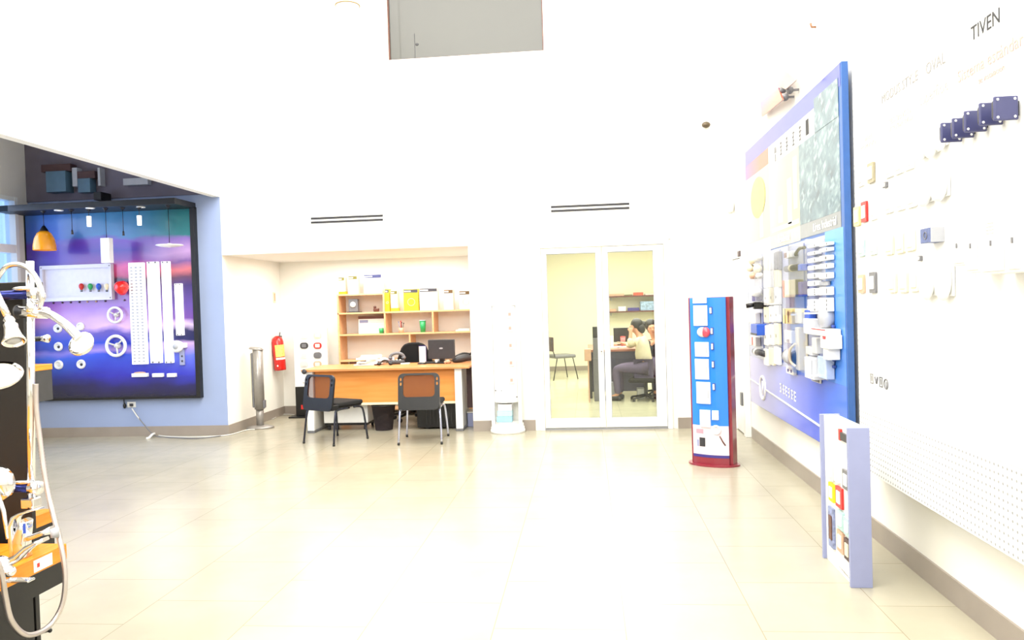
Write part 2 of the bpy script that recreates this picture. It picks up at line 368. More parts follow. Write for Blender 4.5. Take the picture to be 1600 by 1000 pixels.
# white side door on the right wall close to the back corner
b = MB(); b.box(XR-0.06,XR-0.001,8.35,8.45,0,2.0,bev=0.004); b.box(XR-0.06,XR-0.001,8.45,8.92,1.92,2.0,bev=0.004); b.box(XR-0.06,XR-0.001,8.9,8.96,0,2.0,bev=0.004)
d2 = struct('door_2', b, M['white_s'])
b = MB(); b.box(XR-0.045,XR-0.001,8.451,8.899,0.01,1.915,bev=0.003); lf = b.build('door_leaf', M['white'], d2)
b = MB(); b.box(XR-0.075,XR-0.045,8.47,8.55,0.32,0.46,bev=0.004); b.build('latch', M['gray'], lf)
b = MB(); b.box(XR-0.048,XR-0.0452,8.50,8.508,0.02,0.9); b.build('gap_line', M['dkgray'], lf)
b = MB(); b.box(XR-0.07,XR-0.045,8.40,8.52,1.93,1.99,bev=0.003); b.build('door_closer', M['dkbrown'], d2)

# ------------------------------------------------------------------ more helpers
def booldiff(mb, cut):
    obs = []
    for i, m_ in enumerate((mb, cut)):
        bmesh.ops.recalc_face_normals(m_.bm, faces=m_.bm.faces)
        me = bpy.data.meshes.new('t'); m_.bm.to_mesh(me); m_.bm.free(); o = bpy.data.objects.new('t', me); COL.objects.link(o); obs.append(o)
    md = obs[0].modifiers.new('b','BOOLEAN'); md.operation='DIFFERENCE'; md.object=obs[1]; md.solver='EXACT'
    dg = bpy.context.evaluated_depsgraph_get(); me = bpy.data.meshes.new_from_object(obs[0].evaluated_get(dg))
    out = MB(); out.bm.from_mesh(me)
    for o in obs: bpy.data.objects.remove(o)
    bpy.data.meshes.remove(me)
    return out
def rrect(w, h, r, n=6, cx=0, cy=0):
    r = min(r, w/2-1e-4, h/2-1e-4); P_ = []
    for (sx,sy,a0) in ((1,1,0),(-1,1,90),(-1,-1,180),(1,-1,270)):
        for i in range(n+1):
            a = R(a0+90*i/n); P_.append((cx+sx*(w/2-r)+r*math.cos(a), cy+sy*(h/2-r)+r*math.sin(a)))
    return P_
def upY(cx=0, cy=0, cz=0, rx=0, rz=0):
    """prism local (x,y,z) -> x right, y up, z towards -Y (the viewer)"""
    return Matrix.Translation((cx,cy,cz)) @ Matrix.Rotation(rz,4,'Z') @ Matrix.Rotation(R(90)+rx,4,'X')
def faceX(x, y, z):
    """prism local x -> -Y, y -> Z, z -> -X : plates on the right wall"""
    return Matrix(((0,0,-1,x),(-1,0,0,y),(0,1,0,z),(0,0,0,1)))
def smooth_pts(ps, n=8):
    ps = [Vector(p) for p in ps]; out = []
    for i in range(len(ps)-1):
        p0 = ps[max(i-1,0)]; p1 = ps[i]; p2 = ps[i+1]; p3 = ps[min(i+2,len(ps)-1)]
        for k in range(n):
            t = k/n; out.append(0.5*((2*p1)+(-p0+p2)*t+(2*p0-5*p1+4*p2-p3)*t*t+(-p0+3*p1-3*p2+p3)*t**3))
    out.append(ps[-1]); return out
def meshcloth(name, c, cover):
    m = bpy.data.materials.new(name); m.use_nodes=True; nt=m.node_tree; b=nt.nodes['Principled BSDF']; o=nt.nodes['Material Output']
    b.inputs['Base Color'].default_value=rgb(*c); b.inputs['Roughness'].default_value=0.9
    t=nt.nodes.new('ShaderNodeBsdfTransparent'); mx=nt.nodes.new('ShaderNodeMixShader'); mx.inputs[0].default_value=cover
    nt.links.new(t.outputs[0],mx.inputs[1]); nt.links.new(b.outputs[0],mx.inputs[2]); nt.links.new(mx.outputs[0],o.inputs[0]); return m
M['netting'] = meshcloth('chair_back_netting', (84,36,28), 0.48)
M['smokeplastic'] = meshcloth('smoky_bin_plastic', (50,40,42), 0.75)
M['legmetal'] = mat('dark_chrome', (70,72,84), 0.18, 1.0)
M['leglight'] = mat('bright_chrome_leg', (205,208,228), 0.15, 1.0)

# ------------------------------------------------------------------ guest chairs
def guest_chair(label, loc, rz, legm):
    t = thing('guest_chair', label, 'chair', loc, rz, 'guest chairs in front of the desk')
    s = MB(); s.box(-0.22,0.22,-0.19,0.24,0.405,0.46,bev=0.026,seg=4); so = s.build('seat', M['fabric'], t)
    s = MB(); s.box(-0.205,0.205,-0.17,0.22,0.392,0.406,bev=0.006); s.build('seat_pan', M['black'], so)
    w,h = 0.455,0.40
    m = upY(0,-0.232,0.575,rx=R(-9))
    a = MB(); a.prism(rrect(w,h,0.06,6), -0.012, 0.012, m)
    c = MB(); c.prism(rrect(0.345,0.235,0.04,5,0,0.06), -0.05,0.05, m)
    for sx in (-1,1):
        for yy in (0.135,0.085): c.prism([(sx*0.199+0.011*math.cos(R(q)), yy+0.019*math.sin(R(q))) for q in range(0,360,30)], -0.05,0.05, m)
    bo = booldiff(a,c).build('backrest', M['black'], t)
    n = MB(); n.prism(rrect(0.355,0.245,0.03,5,0,0.06), -0.002,0.002, m); n.build('netting', M['netting'], bo)
    for sx in (-1,1):
        l = MB(); l.tube(smooth_pts([(sx*0.20,0.10,0.385),(sx*0.205,0.205,0.375),(sx*0.22,0.235,0.30),(sx*0.24,0.262,0.012)],5), 0.0115, 10); lo=l.build('leg', legm, t)
        f = MB(); f.cyl((sx*0.24,0.262,0.0),(sx*0.2395,0.2618,0.025),0.014); f.build('rubber_foot', M['black'], lo)
        l = MB(); l.tube(smooth_pts([(sx*0.205,0.02,0.385),(sx*0.212,-0.17,0.38),(sx*0.222,-0.215,0.32),(sx*0.235,-0.262,0.012)],5), 0.0115, 10); lo=l.build('leg', legm, t)
        f = MB(); f.cyl((sx*0.235,-0.262,0.0),(sx*0.2345,-0.2615,0.025),0.014); f.build('rubber_foot', M['black'], lo)
        k = MB(); k.box(sx*0.215-0.012,sx*0.215+0.012,-0.262,-0.16,0.385,0.44,bev=0.004); k.build('back_bracket', M['black'], t)
    return t
guest_chair('black mesh-back guest chair turned to the right, at the left end of the orange desk', (-2.89,8.47,0), R(-27), M['legmetal'])
guest_chair('black mesh-back guest chair seen squarely from behind, at the middle of the orange desk', (-1.86,8.42,0), R(3), M['leglight'])

# ------------------------------------------------------------------ desk
DT = 0.778
t = thing('office_desk', 'orange wooden desk with white slab legs standing in the white alcove', 'desk', (-2.43,9.35,0))
d = MB(); d.box(-3.47,-1.412,8.98,9.76,DT-0.028,DT,bev=0.004); d.build('desktop', M['orange'], t, True)
d = MB(); d.box(-3.34,-1.60,9.09,9.108,0.355,DT-0.029); d.build('modesty_panel', M['orangef'], t, True)
d = MB(); d.box(-3.34,-1.60,9.085,9.113,0.325,0.354,bev=0.002); d.build('lower_rail', M['cream'], t, True)
for x in (-3.43,-1.60):
    d = MB(); d.box(x,x+0.085,9.03,9.075,0.03,DT-0.029,bev=0.003); lo = d.build('leg', M['white_s'], t, True)
    d = MB(); d.box(x+0.01,x+0.075,9.076,9.62,0.03,DT-0.04,bev=0.003); d.build('leg_side', M['offw'], lo, True)
    d = MB(); d.box(x-0.003,x+0.088,9.025,9.66,0.0,0.03,bev=0.004); d.build('foot_bar', M['gray'], lo, True)
d = MB(); d.box(-1.50,-1.415,9.30,9.318,0.24,DT-0.03); d.build('side_panel', M['dkbrown'], t, True)
# items under the desk
t = thing('drawer_pedestal', 'white mobile drawer unit on castors under the left end of the desk', 'cabinet', (-3.0,9.42,0))
d = MB(); d.box(-3.29,-2.73,9.22,9.64,0.09,0.60,bev=0.006); c0 = d.build('body', M['white'], t, True)
d = MB(); d.box(-3.28,-2.74,9.225,9.635,0.06,0.089); d.build('base_frame', M['black'], t, True)
for z in (0.1,0.27,0.44):
    d = MB(); d.box(-3.28,-2.74,9.642,9.658,z,z+0.155,bev=0.003); dr = d.build('drawer', M['offw'], t, True)
    d = MB(); d.box(-3.07,-2.95,9.659,9.67,z+0.07,z+0.085,bev=0.003); d.build('drawer_handle', M['gray'], dr, True)
for x in (-3.24,-2.78):
    for y in (9.27,9.59):
        d = MB(); d.cyl((x-0.012,y,0.028),(x+0.012,y,0.028),0.028); d.box(x-0.015,x+0.015,y-0.01,y+0.02,0.03,0.062); d.build('castor', M['dkgray'], t, True)
t = thing('waste_basket', 'dark smoky plastic waste basket beside the white drawer unit', 'waste basket', (-2.53,9.22,0))
d = MB(); d.lathe([(0.105,0.0),(0.145,0.30),(0.150,0.30),(0.150,0.31),(0.141,0.31),(0.101,0.006),(0.0005,0.006)],28); d.build('bin_body', M['smokeplastic'], t)
d = MB(); d.ring((0,0,0.308),0.148,0.006,'Z'); d.build('rim', M['black'], t)
d = MB(); 
for i in range(7): 
    a=i*0.9; d.ball((0.05*math.cos(a),0.05*math.sin(a),0.05+0.02*i),0.04,0.035,0.03,8)
d.build('rubbish', M['offw'], t)
t = thing('computer_tower', 'black computer case standing on the floor under the right half of the desk', 'computer', (-1.82,9.35,0))
d = MB(); d.box(-2.11,-1.63,9.2,9.6,0.02,0.38,bev=0.008); cb = d.build('case', M['black'], t, True)
for i in range(9):
    if i<8: d = MB(); d.box(-1.99+i*0.044,-1.985+i*0.044,9.194,9.2,0.06,0.34); d.build('vent_rib', M['dkgray'], cb, True)
for x in (-1.99,-1.66):
    d = MB(); d.box(x-0.02,x+0.02,9.24,9.56,0,0.02); d.build('foot', M['dkgray'], t, True)
t = thing('storage_box', 'lilac plastic box on the floor at the right end of the desk', 'box', (-1.45,9.45,0))
d = MB(); d.box(-1.51,-1.40,9.34,9.6,0.0,0.17,bev=0.006); d.build('box_body', M['lilac'], t, True)
d = MB(); d.box(-1.515,-1.395,9.335,9.605,0.171,0.185,bev=0.004); d.build('lid', M['offw'], t, True)

# ------------------------------------------------------------------ things on the desk
def deskpt(x, y, dz=0): p = onZ(x,y,DT+0.001); return Vector((p.x, p.y, DT+0.001+dz))
p = onY(690,546,9.52)
t = thing('computer_monitor', 'dark flat monitor seen from behind on the right end of the desk', 'monitor', (p.x,9.52,DT+0.001), R(-9))
d = MB(); d.box(-0.175,0.175,-0.02,0.018,0.055,0.30,bev=0.008); sh = d.build('housing', M['dkgray'], t)
d = MB(); d.box(-0.165,0.165,0.0185,0.021,0.065,0.29); d.build('screen', M['black'], sh)
d = MB(); d.prism([(0.025*math.cos(R(q)),0.01*math.sin(R(q))) for q in range(0,360,20)],0.02,0.0212,upY(0,0,0.19)); d.build('maker_badge', M['ltgray'], sh)
d = MB(); d.box(-0.03,0.03,-0.01,0.03,0.012,0.10,bev=0.004); d.build('neck', M['black'], t)
d = MB(); d.prism(rrect(0.20,0.15,0.03),0,0.012); d.build('stand_foot', M['black'], t)
p = deskpt(573,571)
for i in range(6):
    a = MB(); a.box(-0.13,0.13,-0.09,0.09,0,0.012+0.003*i,bev=0.003); 
    o = a.build('paper_stack', M['paper']); q = Vector((p.x+[-.04,.06,-.01,.09,.0,.03][i], p.y+0.08+[0,.02,.01,.03,.0,.04][i], DT+0.001+sum(0.0125+0.003*k for k in range(i)))); o.location=q; o.rotation_euler=(0,0,R([4,-12,9,22,-5,14][i]))
    tag(o, ['bottom','second','third','fourth','fifth','topmost'][i]+' white paper stack of the pile at the left of the desk', 'paper', 'papers piled on the desk')
p = deskpt(596,566)
a = MB()
for i in range(9):
    a.ball((p.x-0.10+0.028*i+0.02*math.sin(i*2), p.y+0.05+0.03*math.cos(i*3), DT+0.02+0.01*(i%3)),0.05,0.035,0.024,10)
single('cloth_bundle', a, mat('pink_cloth',(214,186,190),0.9,var=0.15,scale=25), 'crumpled pale pink cloth bundle on the desk beside the white papers', 'cloth')
p = deskpt(619,569)
t = thing('desk_telephone', 'dark grey rounded telephone on the desk in front of the black office chair', 'telephone', (p.x,p.y+0.05,DT+0.001), R(12))
d = MB(); d.box(-0.10,0.10,-0.08,0.09,0,0.05,bev=0.018,seg=3); bo = d.build('phone_body', M['dkgray'], t)
d = MB(); d.tube(smooth_pts([(-0.09,0.04,0.085),(-0.06,0.04,0.12),(0.0,0.04,0.135),(0.06,0.04,0.12),(0.09,0.04,0.085)],5),0.019,10); d.ball((-0.085,0.04,0.075),0.03,0.03,0.022,10); d.ball((0.085,0.04,0.075),0.03,0.03,0.022,10); d.build('handset', M['gray'], t)
for i in range(12):
    d = MB(); x=-0.04+0.04*(i%3); y=-0.055+0.022*(i//3); d.box(x-0.012,x+0.012,y-0.007,y+0.007,0.0505,0.056,bev=0.002); d.build('key', M['offw'], bo)
p = deskpt(602,571)
a = MB(); a.tube(smooth_pts([(p.x-0.08,p.y,DT+0.01),(p.x-0.05,p.y+0.03,DT+0.05),(p.x,p.y+0.02,DT+0.065),(p.x+0.04,p.y+0.03,DT+0.04),(p.x+0.07,p.y,DT+0.01)],5),0.009,8); a.ball((p.x-0.08,p.y,DT+0.02),0.03,0.02,0.018,8); a.ball((p.x+0.07,p.y,DT+0.02),0.03,0.02,0.018,8)
single('headphones', a, M['black'], 'black headphones lying on the desk left of the telephone', 'headphones')
p = deskpt(633,569); a = MB(); a.box(p.x-0.06,p.x+0.05,p.y,p.y+0.07,DT+0.001,DT+0.014,bev=0.003); single('notepad', a, M['paper'], 'small white notepad on the desk right of the telephone', 'notepad')
p = deskpt(659,569); t = thing('computer_mouse', 'black and white computer mouse on the desk left of the keyboard', 'mouse', (p.x,p.y,DT+0.001))
d = MB(); d.lathe([(0.0005,0.028),(0.03,0.024),(0.055,0.01),(0.058,0.0),(0.0005,0.0)],20,Matrix.Diagonal((1,0.6,1,1))); d.build('mouse_body', M['black'], t)
d = MB(); d.ball((0.015,0,0.022),0.03,0.015,0.010,10); d.build('top_cover', M['offw'], t)
p = deskpt(680,568); t = thing('computer_keyboard', 'black keyboard on the desk in front of the dark monitor', 'keyboard', (p.x,p.y+0.04,DT+0.001))
d = MB(); d.box(-0.16,0.16,-0.06,0.06,0,0.016,bev=0.004); kb = d.build('keyboard_body', M['black'], t)
d = MB()
for i in range(14):
    for j in range(4): d.box(-0.15+0.0215*i,-0.133+0.0215*i,-0.05+0.025*j,-0.03+0.025*j,0.0165,0.021)
d.build('keys', M['dkgray'], kb)
for i,(x,y,n_) in enumerate(((682,562,'left'),(687,561,'right'))):
    p = deskpt(x,y+6); a = MB(); a.lathe([(0.0005,0),(0.014,0),(0.02,0.05),(0.017,0.05),(0.012,0.005),(0.0005,0.005)],16,Matrix.Translation((p.x,p.y,DT+0.001)))
    single('paper_cup', a, M['white'], 'tiny white cup by the monitor, %s one of the pair'%n_, 'cup', 'white cups by the monitor')
p = deskpt(700,568); a = MB(); a.ball((p.x,p.y,DT+0.026),0.035,0.03,0.025,12); a.ball((p.x-0.03,p.y-0.01,DT+0.02),0.02,0.02,0.018,10); single('tape_dispenser', a, M['tan'], 'tan tape dispenser on the desk between the monitor and the dark bag', 'tape dispenser')
p = deskpt(722,567); t = thing('folded_bag', 'dark grey folded bag lying on the right end of the desk', 'bag', (p.x,p.y+0.06,DT+0.001), R(8))
d = MB(); d.tube(smooth_pts([(-0.13,0,0.025),(-0.05,0.02,0.045),(0.05,0.03,0.06),(0.12,0.02,0.05)],5),[0.02+0.03*math.sin(PI*i/15) for i in range(16)],12); d.build('bag_body', M['dkgray'], t)
d = MB(); d.tube(smooth_pts([(-0.10,0.06,0.07),(0,0.07,0.11),(0.09,0.08,0.10),(0.12,0.05,0.12)],5),0.014,8); d.build('bag_handle', M['black'], t)
p = onY(660,545,9.7); t = thing('photo_stand', 'white card in a thin violet frame between the office chair and the monitor', 'card holder', (p.x,9.7,DT+0.001), R(-5))
d = MB(); d.box(-0.045,0.045,-0.004,0.004,0.0,0.21); d.build('card', M['paper'], t)
d = MB(); d.box(-0.047,0.047,-0.006,0.006,0.211,0.219); d.box(0.0455,0.050,-0.006,0.006,0,0.21); d.build('frame', M['purple'], t)
p = onY(471.5,581,8.96); a = MB(); a.ball((p.x+0.03,8.96,p.z),0.032,0.02,0.032,14); a.cyl((p.x+0.03,8.97,p.z),(p.x+0.03,9.03,p.z),0.01)
single('round_hook', a, M['dkgray'], 'small round dark knob at the left front corner of the desk', 'knob')

# ------------------------------------------------------------------ office chair
t = thing('office_chair', 'black swivel office chair with arched back behind the orange desk', 'chair', (-2.33,10.02,0), R(6))
d = MB(); pl = [(-0.25,0.0),(-0.235,0.06),(-0.17,0.22),(-0.13,0.265),(-0.06,0.285),(0.06,0.285),(0.13,0.265),(0.17,0.22),(0.235,0.06),(0.25,0.0),(0.2,-0.06),(-0.2,-0.06)]
d.prism(pl,-0.035,0.03,upY(0,0.20,0.735,rx=R(6))); o = d.build('backrest', M['fabric'], t); md = o.modifiers.new('bevel','BEVEL'); md.width=0.02; md.segments=3; md.limit_method='ANGLE'
d = MB(); d.box(-0.25,0.25,-0.24,0.22,0.46,0.54,bev=0.035,seg=4); d.build('seat', M['fabric'], t)
d = MB(); d.tube([(0,0.15,0.46),(0,0.26,0.48),(0,0.28,0.60),(0,0.25,0.72)],0.018,8); d.build('back_support', M['black'], t)
d = MB(); d.cyl((0,0,0.1),(0,0,0.46),0.025); d.build('gas_lift', M['black'], t)
for k in range(5):
    a = R(72*k+20); c_,s_ = math.cos(a),math.sin(a)
    d = MB(); d.tube([(0,0,0.12),(0.15*c_,0.15*s_,0.105),(0.29*c_,0.29*s_,0.075)],[0.03,0.024,0.016],10); lg = d.build('base_arm', M['black'], t)
    d = MB(); px_,py_ = 0.29*c_,0.29*s_; d.cyl((px_-0.02*s_,py_+0.02*c_,0.03),(px_+0.02*s_,py_-0.02*c_,0.03),0.029); d.cyl((px_,py_,0.03),(px_,py_,0.075),0.01); d.build('castor', M['dkgray'], lg)

# ------------------------------------------------------------------ bookcase in the alcove
YF, YB = 10.40, 10.735
def bk(x,y): return onY(x,y,YF)
t = thing('bookcase', 'light orange wooden bookcase with stepped open shelves on the alcove wall', 'bookcase', (bk(633,600).x,10.56,0))
TH = 0.022
xl = bk(528,520).x; xr = AX1-0.008
zt = bk(560,459).z; z1 = bk(600,487).z; z2 = bk(600,521).z; z3 = bk(545,563).z
xs = bk(598,470).x
def bd(name, x0,x1,z0,z1_, y0=YF): d = MB(); d.box(x0,x1,y0,YB,z0,z1_,bev=0.0015); return d.build(name, M['orangel'], t, True)
bd('side_panel', xl,xl+TH,0,zt-TH); bd('side_panel', xr-TH,xr,0,z1-TH)
bd('shelf', xl,xs+TH,zt-TH,zt); bd('shelf', xl,xr,z1-TH,z1); bd('shelf', xl+TH,xr-TH,z2-TH,z2); bd('shelf', xl+TH,xr-TH,z3-TH,z3); bd('shelf', xl+TH,xr-TH,0.08,0.08+TH)
bd('divider', xs,xs+TH,z1,zt-TH)
for xx,za,zb in ((600,z2,z1-TH),(675,z2,z1-TH),(638,z3,z2-TH)):
    q = bk(xx,500).x; bd('divider', q,q+TH,za,zb)
d = MB(); d.box(bk(546,565).x,bk(562,565).x,YF+0.02,YF+0.2,z3-0.09,z3-TH-0.001,bev=0.003); d.build('pull_tray', M['brown'], t, True)
# cardboard product boxes
def product_box(x0,x1,y0, zb, label, bodym, headm, depth=0.12, base=None, headn='printed_band', ydepth=None, g='product boxes on top of the bookcase'):
    yy = YF+0.03 if ydepth is None else ydepth
    a0, a1 = onY(x0,y0,yy), onY(x1,y0,yy); zt_ = a0.z; w_ = a1.x-a0.x
    t_ = thing('product_box', label, 'box', ((a0.x+a1.x)/2,yy+depth/2,zb+0.001), 0, g)
    h_ = zt_-zb-0.001
    d_ = MB(); d_.box(-w_/2,w_/2,-depth/2,depth/2,0,h_,bev=0.002); bo_ = d_.build('carton', bodym, t_)
    hh = min(0.045,h_*0.2)
    d_ = MB(); d_.box(-w_/2+0.004,w_/2-0.004,-depth/2-0.0015,-depth/2,h_-hh-0.006,h_-0.006); d_.build(headn, headm, bo_)
    d_ = MB(); d_.box(-w_/2+0.01,-w_/2+0.01+w_*0.45,-depth/2-0.002,-depth/2-0.0015,h_-hh*0.7-0.006,h_-hh*0.35-0.006); d_.build('logo_patch', M['white'], bo_)
    if base:
        d_ = MB(); d_.box(-w_/2-0.001,w_/2+0.001,-depth/2-0.003,depth/2,0,h_*0.16); d_.build('coloured_foot_band', base, bo_)
    d_ = MB(); d_.ring((0.02*w_,-depth/2-0.0015,h_*0.4), w_*0.24, 0.003,'Y',20,6); d_.build('printed_ring', M['inkl'], bo_)
    return t_
oliv = mat('olive_print',(104,98,34),0.5); slate = mat('slate_print',(52,58,104),0.5); brn = mat('brown_print',(96,70,30),0.5); dkp = mat('dark_print',(60,58,64),0.5)
M['white_carton'] = mat('white_carton',(228,222,210),0.7,var=0.02)
product_box(528.5,538,433,zt,'small white box with yellow foot, far left on top of the bookcase',M['white_carton'],oliv,base=M['yellow'])
product_box(544,558,431,zt,'white box with olive band, second from the left on top of the bookcase',M['white_carton'],oliv)
product_box(568,596,429,zt,'largest white box with slate blue band on the upper step of the bookcase',M['white_carton'],slate)
product_box(601,607.5,452,z1,'narrow bright yellow box standing by the step of the bookcase',M['yellow'],dkp)
product_box(610,620.5,454,z1,'small white box with yellow foot beside the narrow yellow box',M['white_carton'],oliv,base=M['yellow'])
product_box(630,653,452,z1,'wide yellow box with dark band on the lower bookcase top',M['yellow'],dkp)
product_box(655,683,450.5,z1,'large white box with dark band and ring print right of the wide yellow box',M['white_carton'],dkp)
product_box(693,707.5,452.5,z1,'white box with brown band, second from the right on the lower bookcase top',M['white_carton'],brn)
product_box(717,737,454.5,z1,'white box with pale brown band at the right end of the bookcase top',M['white_carton'],brn)
# bookcase contents
q = bk(551,485); a = thing('desk_clock','grey stand with white round dial on the upper left bookcase shelf','clock',(q.x,YF+0.1,z1+0.001))
d = MB(); d.box(-0.075,0.055,-0.04,0.04,0.012,0.19,bev=0.004); d.build('back_plate', M['gray'], a)
d = MB(); d.box(-0.10,0.09,-0.05,0.05,0,0.012); d.build('foot_plate', M['dkgray'], a)
d = MB(); d.cyl((-0.01,-0.04,0.11),(-0.01,-0.055,0.11),0.038,n=24); d.build('dial', M['white'], a)
q = bk(584,478); a = MB(); a.box(q.x-0.04,q.x+0.04,YF+0.1,YF+0.14,z1+0.001,z1+0.05,bev=0.01); a.ball((q.x-0.02,YF+0.12,z1+0.065),0.022,0.02,0.018,10); single('small_ornament', a, M['brown'], 'small brown ornament on the upper left bookcase shelf', 'ornament')
q = bk(577,504); a = thing('wall_planner','white planner board with dark heading leaning in the left bookcase bay','planner board',(q.x,YF+0.12,z2+0.001))
d = MB(); d.box(-0.19,0.19,-0.006,0.006,0,0.245,bev=0.003); bo = d.build('board', M['paper'], a)
d = MB(); d.box(-0.19,0.19,-0.008,-0.006,0.205,0.245); d.build('heading_band', M['brown'], bo)
d = MB(); d.box(0.18,0.19,-0.008,-0.006,0.05,0.205); d.build('side_stripe', M['dkbrown'], bo)
d = MB(); d.box(-0.17,-0.05,-0.008,-0.006,0.15,0.19); d.build('printed_table', M['lilac'], bo)
for i in range(4): d = MB(); d.box(-0.02,0.17,-0.0075,-0.006,0.035+0.04*i,0.037+0.04*i); d.build('ruled_line', M['inkg'], bo)
q = bk(594,515); a = thing('green_mug','small green and white mug at the right of the planner board','mug',(q.x,YF+0.06,z2+0.001))
d = MB(); d.lathe([(0.0005,0),(0.03,0),(0.034,0.07),(0.030,0.07),(0.027,0.006),(0.0005,0.006)],20); d.build('mug_body', M['green'], a)
d = MB(); d.ring((-0.04,0,0.035),0.018,0.004,'Y',16,6); d.build('handle', M['offw'], a)
q = bk(625,518); a = thing('pen_holder','tan pen holder with pens on the middle bookcase shelf','pen holder',(q.x,YF+0.08,z2+0.001))
d = MB(); d.lathe([(0.0005,0),(0.036,0),(0.036,0.07),(0.032,0.07),(0.032,0.006),(0.0005,0.006)],20); d.build('cup', M['tan'], a)
for i,c in enumerate(('dkgray','ink','lilac','redp')):
    d = MB(); an=i*1.6; d.cyl((0.012*math.cos(an),0.012*math.sin(an),0.01),(0.035*math.cos(an),0.03*math.sin(an),0.125+0.01*i),0.004,n=8); d.ball((0.035*math.cos(an),0.03*math.sin(an),0.13+0.01*i),0.009,0.009,0.009,8); d.build('pen', M[c], a)
q = bk(659,518); a = thing('green_tumbler','tall green plastic tumbler on the middle bookcase shelf','tumbler',(q.x,YF+0.08,z2+0.001))
d = MB(); d.lathe([(0.0005,0),(0.033,0),(0.044,0.155),(0.040,0.155),(0.029,0.006),(0.0005,0.006)],24); d.build('tumbler_body', M['green'], a)
d = MB(); d.lathe([(0.0005,0.156),(0.048,0.156),(0.048,0.166),(0.0005,0.168)],24); d.build('lid', M['teal'], a)
q = bk(722,518); a = MB(); a.box(q.x-0.1,q.x+0.1,YF+0.05,YF+0.25,z2+0.001,z2+0.02,bev=0.003); a.box(q.x-0.06,q.x+0.1,YF+0.05,YF+0.25,z2+0.021,z2+0.035,bev=0.003); single('folder_stack', a, M['offw'], 'flat white folders lying at the right of the middle bookcase shelf', 'folders')

# ------------------------------------------------------------------ tower heater, extinguisher, switch
p = onZ(407,669); 
t = thing('tower_fan', 'silver tower fan on the floor against the left alcove wall', 'fan', (p.x,p.y,0), R(10))
hz = onY(405,540,p.y).z
d = MB(); d.lathe([(0.0005,0),(0.175,0),(0.17,0.02),(0.12,0.034),(0.05,0.042),(0.0005,0.044)],30,Matrix.Diagonal((1,0.7,1,1))); d.build('base', M['silver'], t)
d = MB(); d.cyl((0.0,0,0.03),(0.0,0,0.27),0.046,0.05,n=24); d.build('neck', M['silver'], t)
d = MB(); prof=[]
for i in range(13): 
    a=R(-90+180*i/12); prof.append((0.055*math.cos(a)*1.0, 0.055*math.sin(a)))
body=[(0.062*math.cos(R(q)),0.085*math.sin(R(q))) for q in range(0,360,15)]
d.prism(body,0.25,hz-0.05,smooth=True); tb = d.build('housing', M['silver'], t)
d = MB(); d.box(-0.085,-0.05,-0.03,0.05,0.27,hz-0.09,bev=0.01); d.build('air_grille', M['gray'], tb)
d = MB(); d.box(-0.092,-0.086,-0.025,0.045,0.29,hz-0.10,bev=0.002); d.build('grille_trim', M['cream'], tb)
d = MB(); d.lathe([(0.0005,0.03),(0.07,0.028),(0.092,0.012),(0.09,0),(0.0005,0)],28,Matrix.Translation((-0.02,0,hz-0.05))@Matrix.Rotation(R(9),4,'Y')); d.build('top_cap', M['silver'], t)
d = MB(); d.box(0.045,0.075,-0.04,0.04,0.26,0.36,bev=0.006); d.build('control_box', M['gray'], t)
# extinguisher
q = onX(442,550,-4.33)
t = thing('fire_extinguisher', 'red fire extinguisher hanging on the alcove wall left of the desk', 'fire extinguisher', (-4.325,q.y-0.12,q.z-0.25))
tilt = Matrix.Rotation(R(-4),4,'Y')@Matrix.Diagonal((0.94,0.94,1.12,1))
d = MB(); d.lathe([(0.0005,0.0),(0.082,0.0),(0.086,0.02),(0.086,0.36),(0.07,0.405),(0.035,0.43),(0.022,0.435),(0.0005,0.435)],28,tilt); cy = d.build('cylinder', M['red'], t)
d = MB(); d.lathe([(0.0875,0.17),(0.0875,0.32)],14,tilt@Matrix.Rotation(R(-100),4,'Z'),arc=R(115)); d.build('yellow_label', mat('yellow_white_label',(226,206,110),0.5,var=0.35,scale=60), cy)
d = MB(); d.lathe([(0.0875,0.135),(0.0875,0.16)],14,tilt@Matrix.Rotation(R(-100),4,'Z'),arc=R(115)); d.build('white_label', M['paper'], cy)
d = MB(); d.ball((0.0,-0.086,0.06),0.012,0.004,0.012,10,tilt); d.build('inspection_sticker', M['white'], cy)
d = MB(); d.cyl((0,0,0.43),(0,0,0.47),0.018); d.box(-0.012,0.012,-0.02,0.07,0.46,0.485,bev=0.004); d.tube([(0,0.01,0.485),(0.02,-0.03,0.51),(0.04,-0.07,0.535)],0.006,8); d.build('valve', M['dkgray'], t)
d = MB(); d.tube(smooth_pts([(-0.02,0,0.46),(-0.07,-0.02,0.45),(-0.098,-0.03,0.38),(-0.1,-0.03,0.2)],6),0.007,8); d.build('hose', M['black'], t)
d = MB(); d.box(-0.103,-0.088,-0.02,0.02,0.25,0.35); d.build('wall_bracket', M['gray'], t)
q0 = onX(428,465,AX0); t = thing('light_switch','narrow cream light switch on the left alcove wall above the fan','switch',(AX0,q0.y,q0.z))
d = MB(); d.box(0.0005,0.010,-0.04,0.04,-0.075,0.075,bev=0.003); d.build('plate', M['cream'], t)
d = MB(); d.box(0.010,0.016,-0.02,0.02,-0.05,0.06,bev=0.002); d.build('rocker', M['tan'], t)

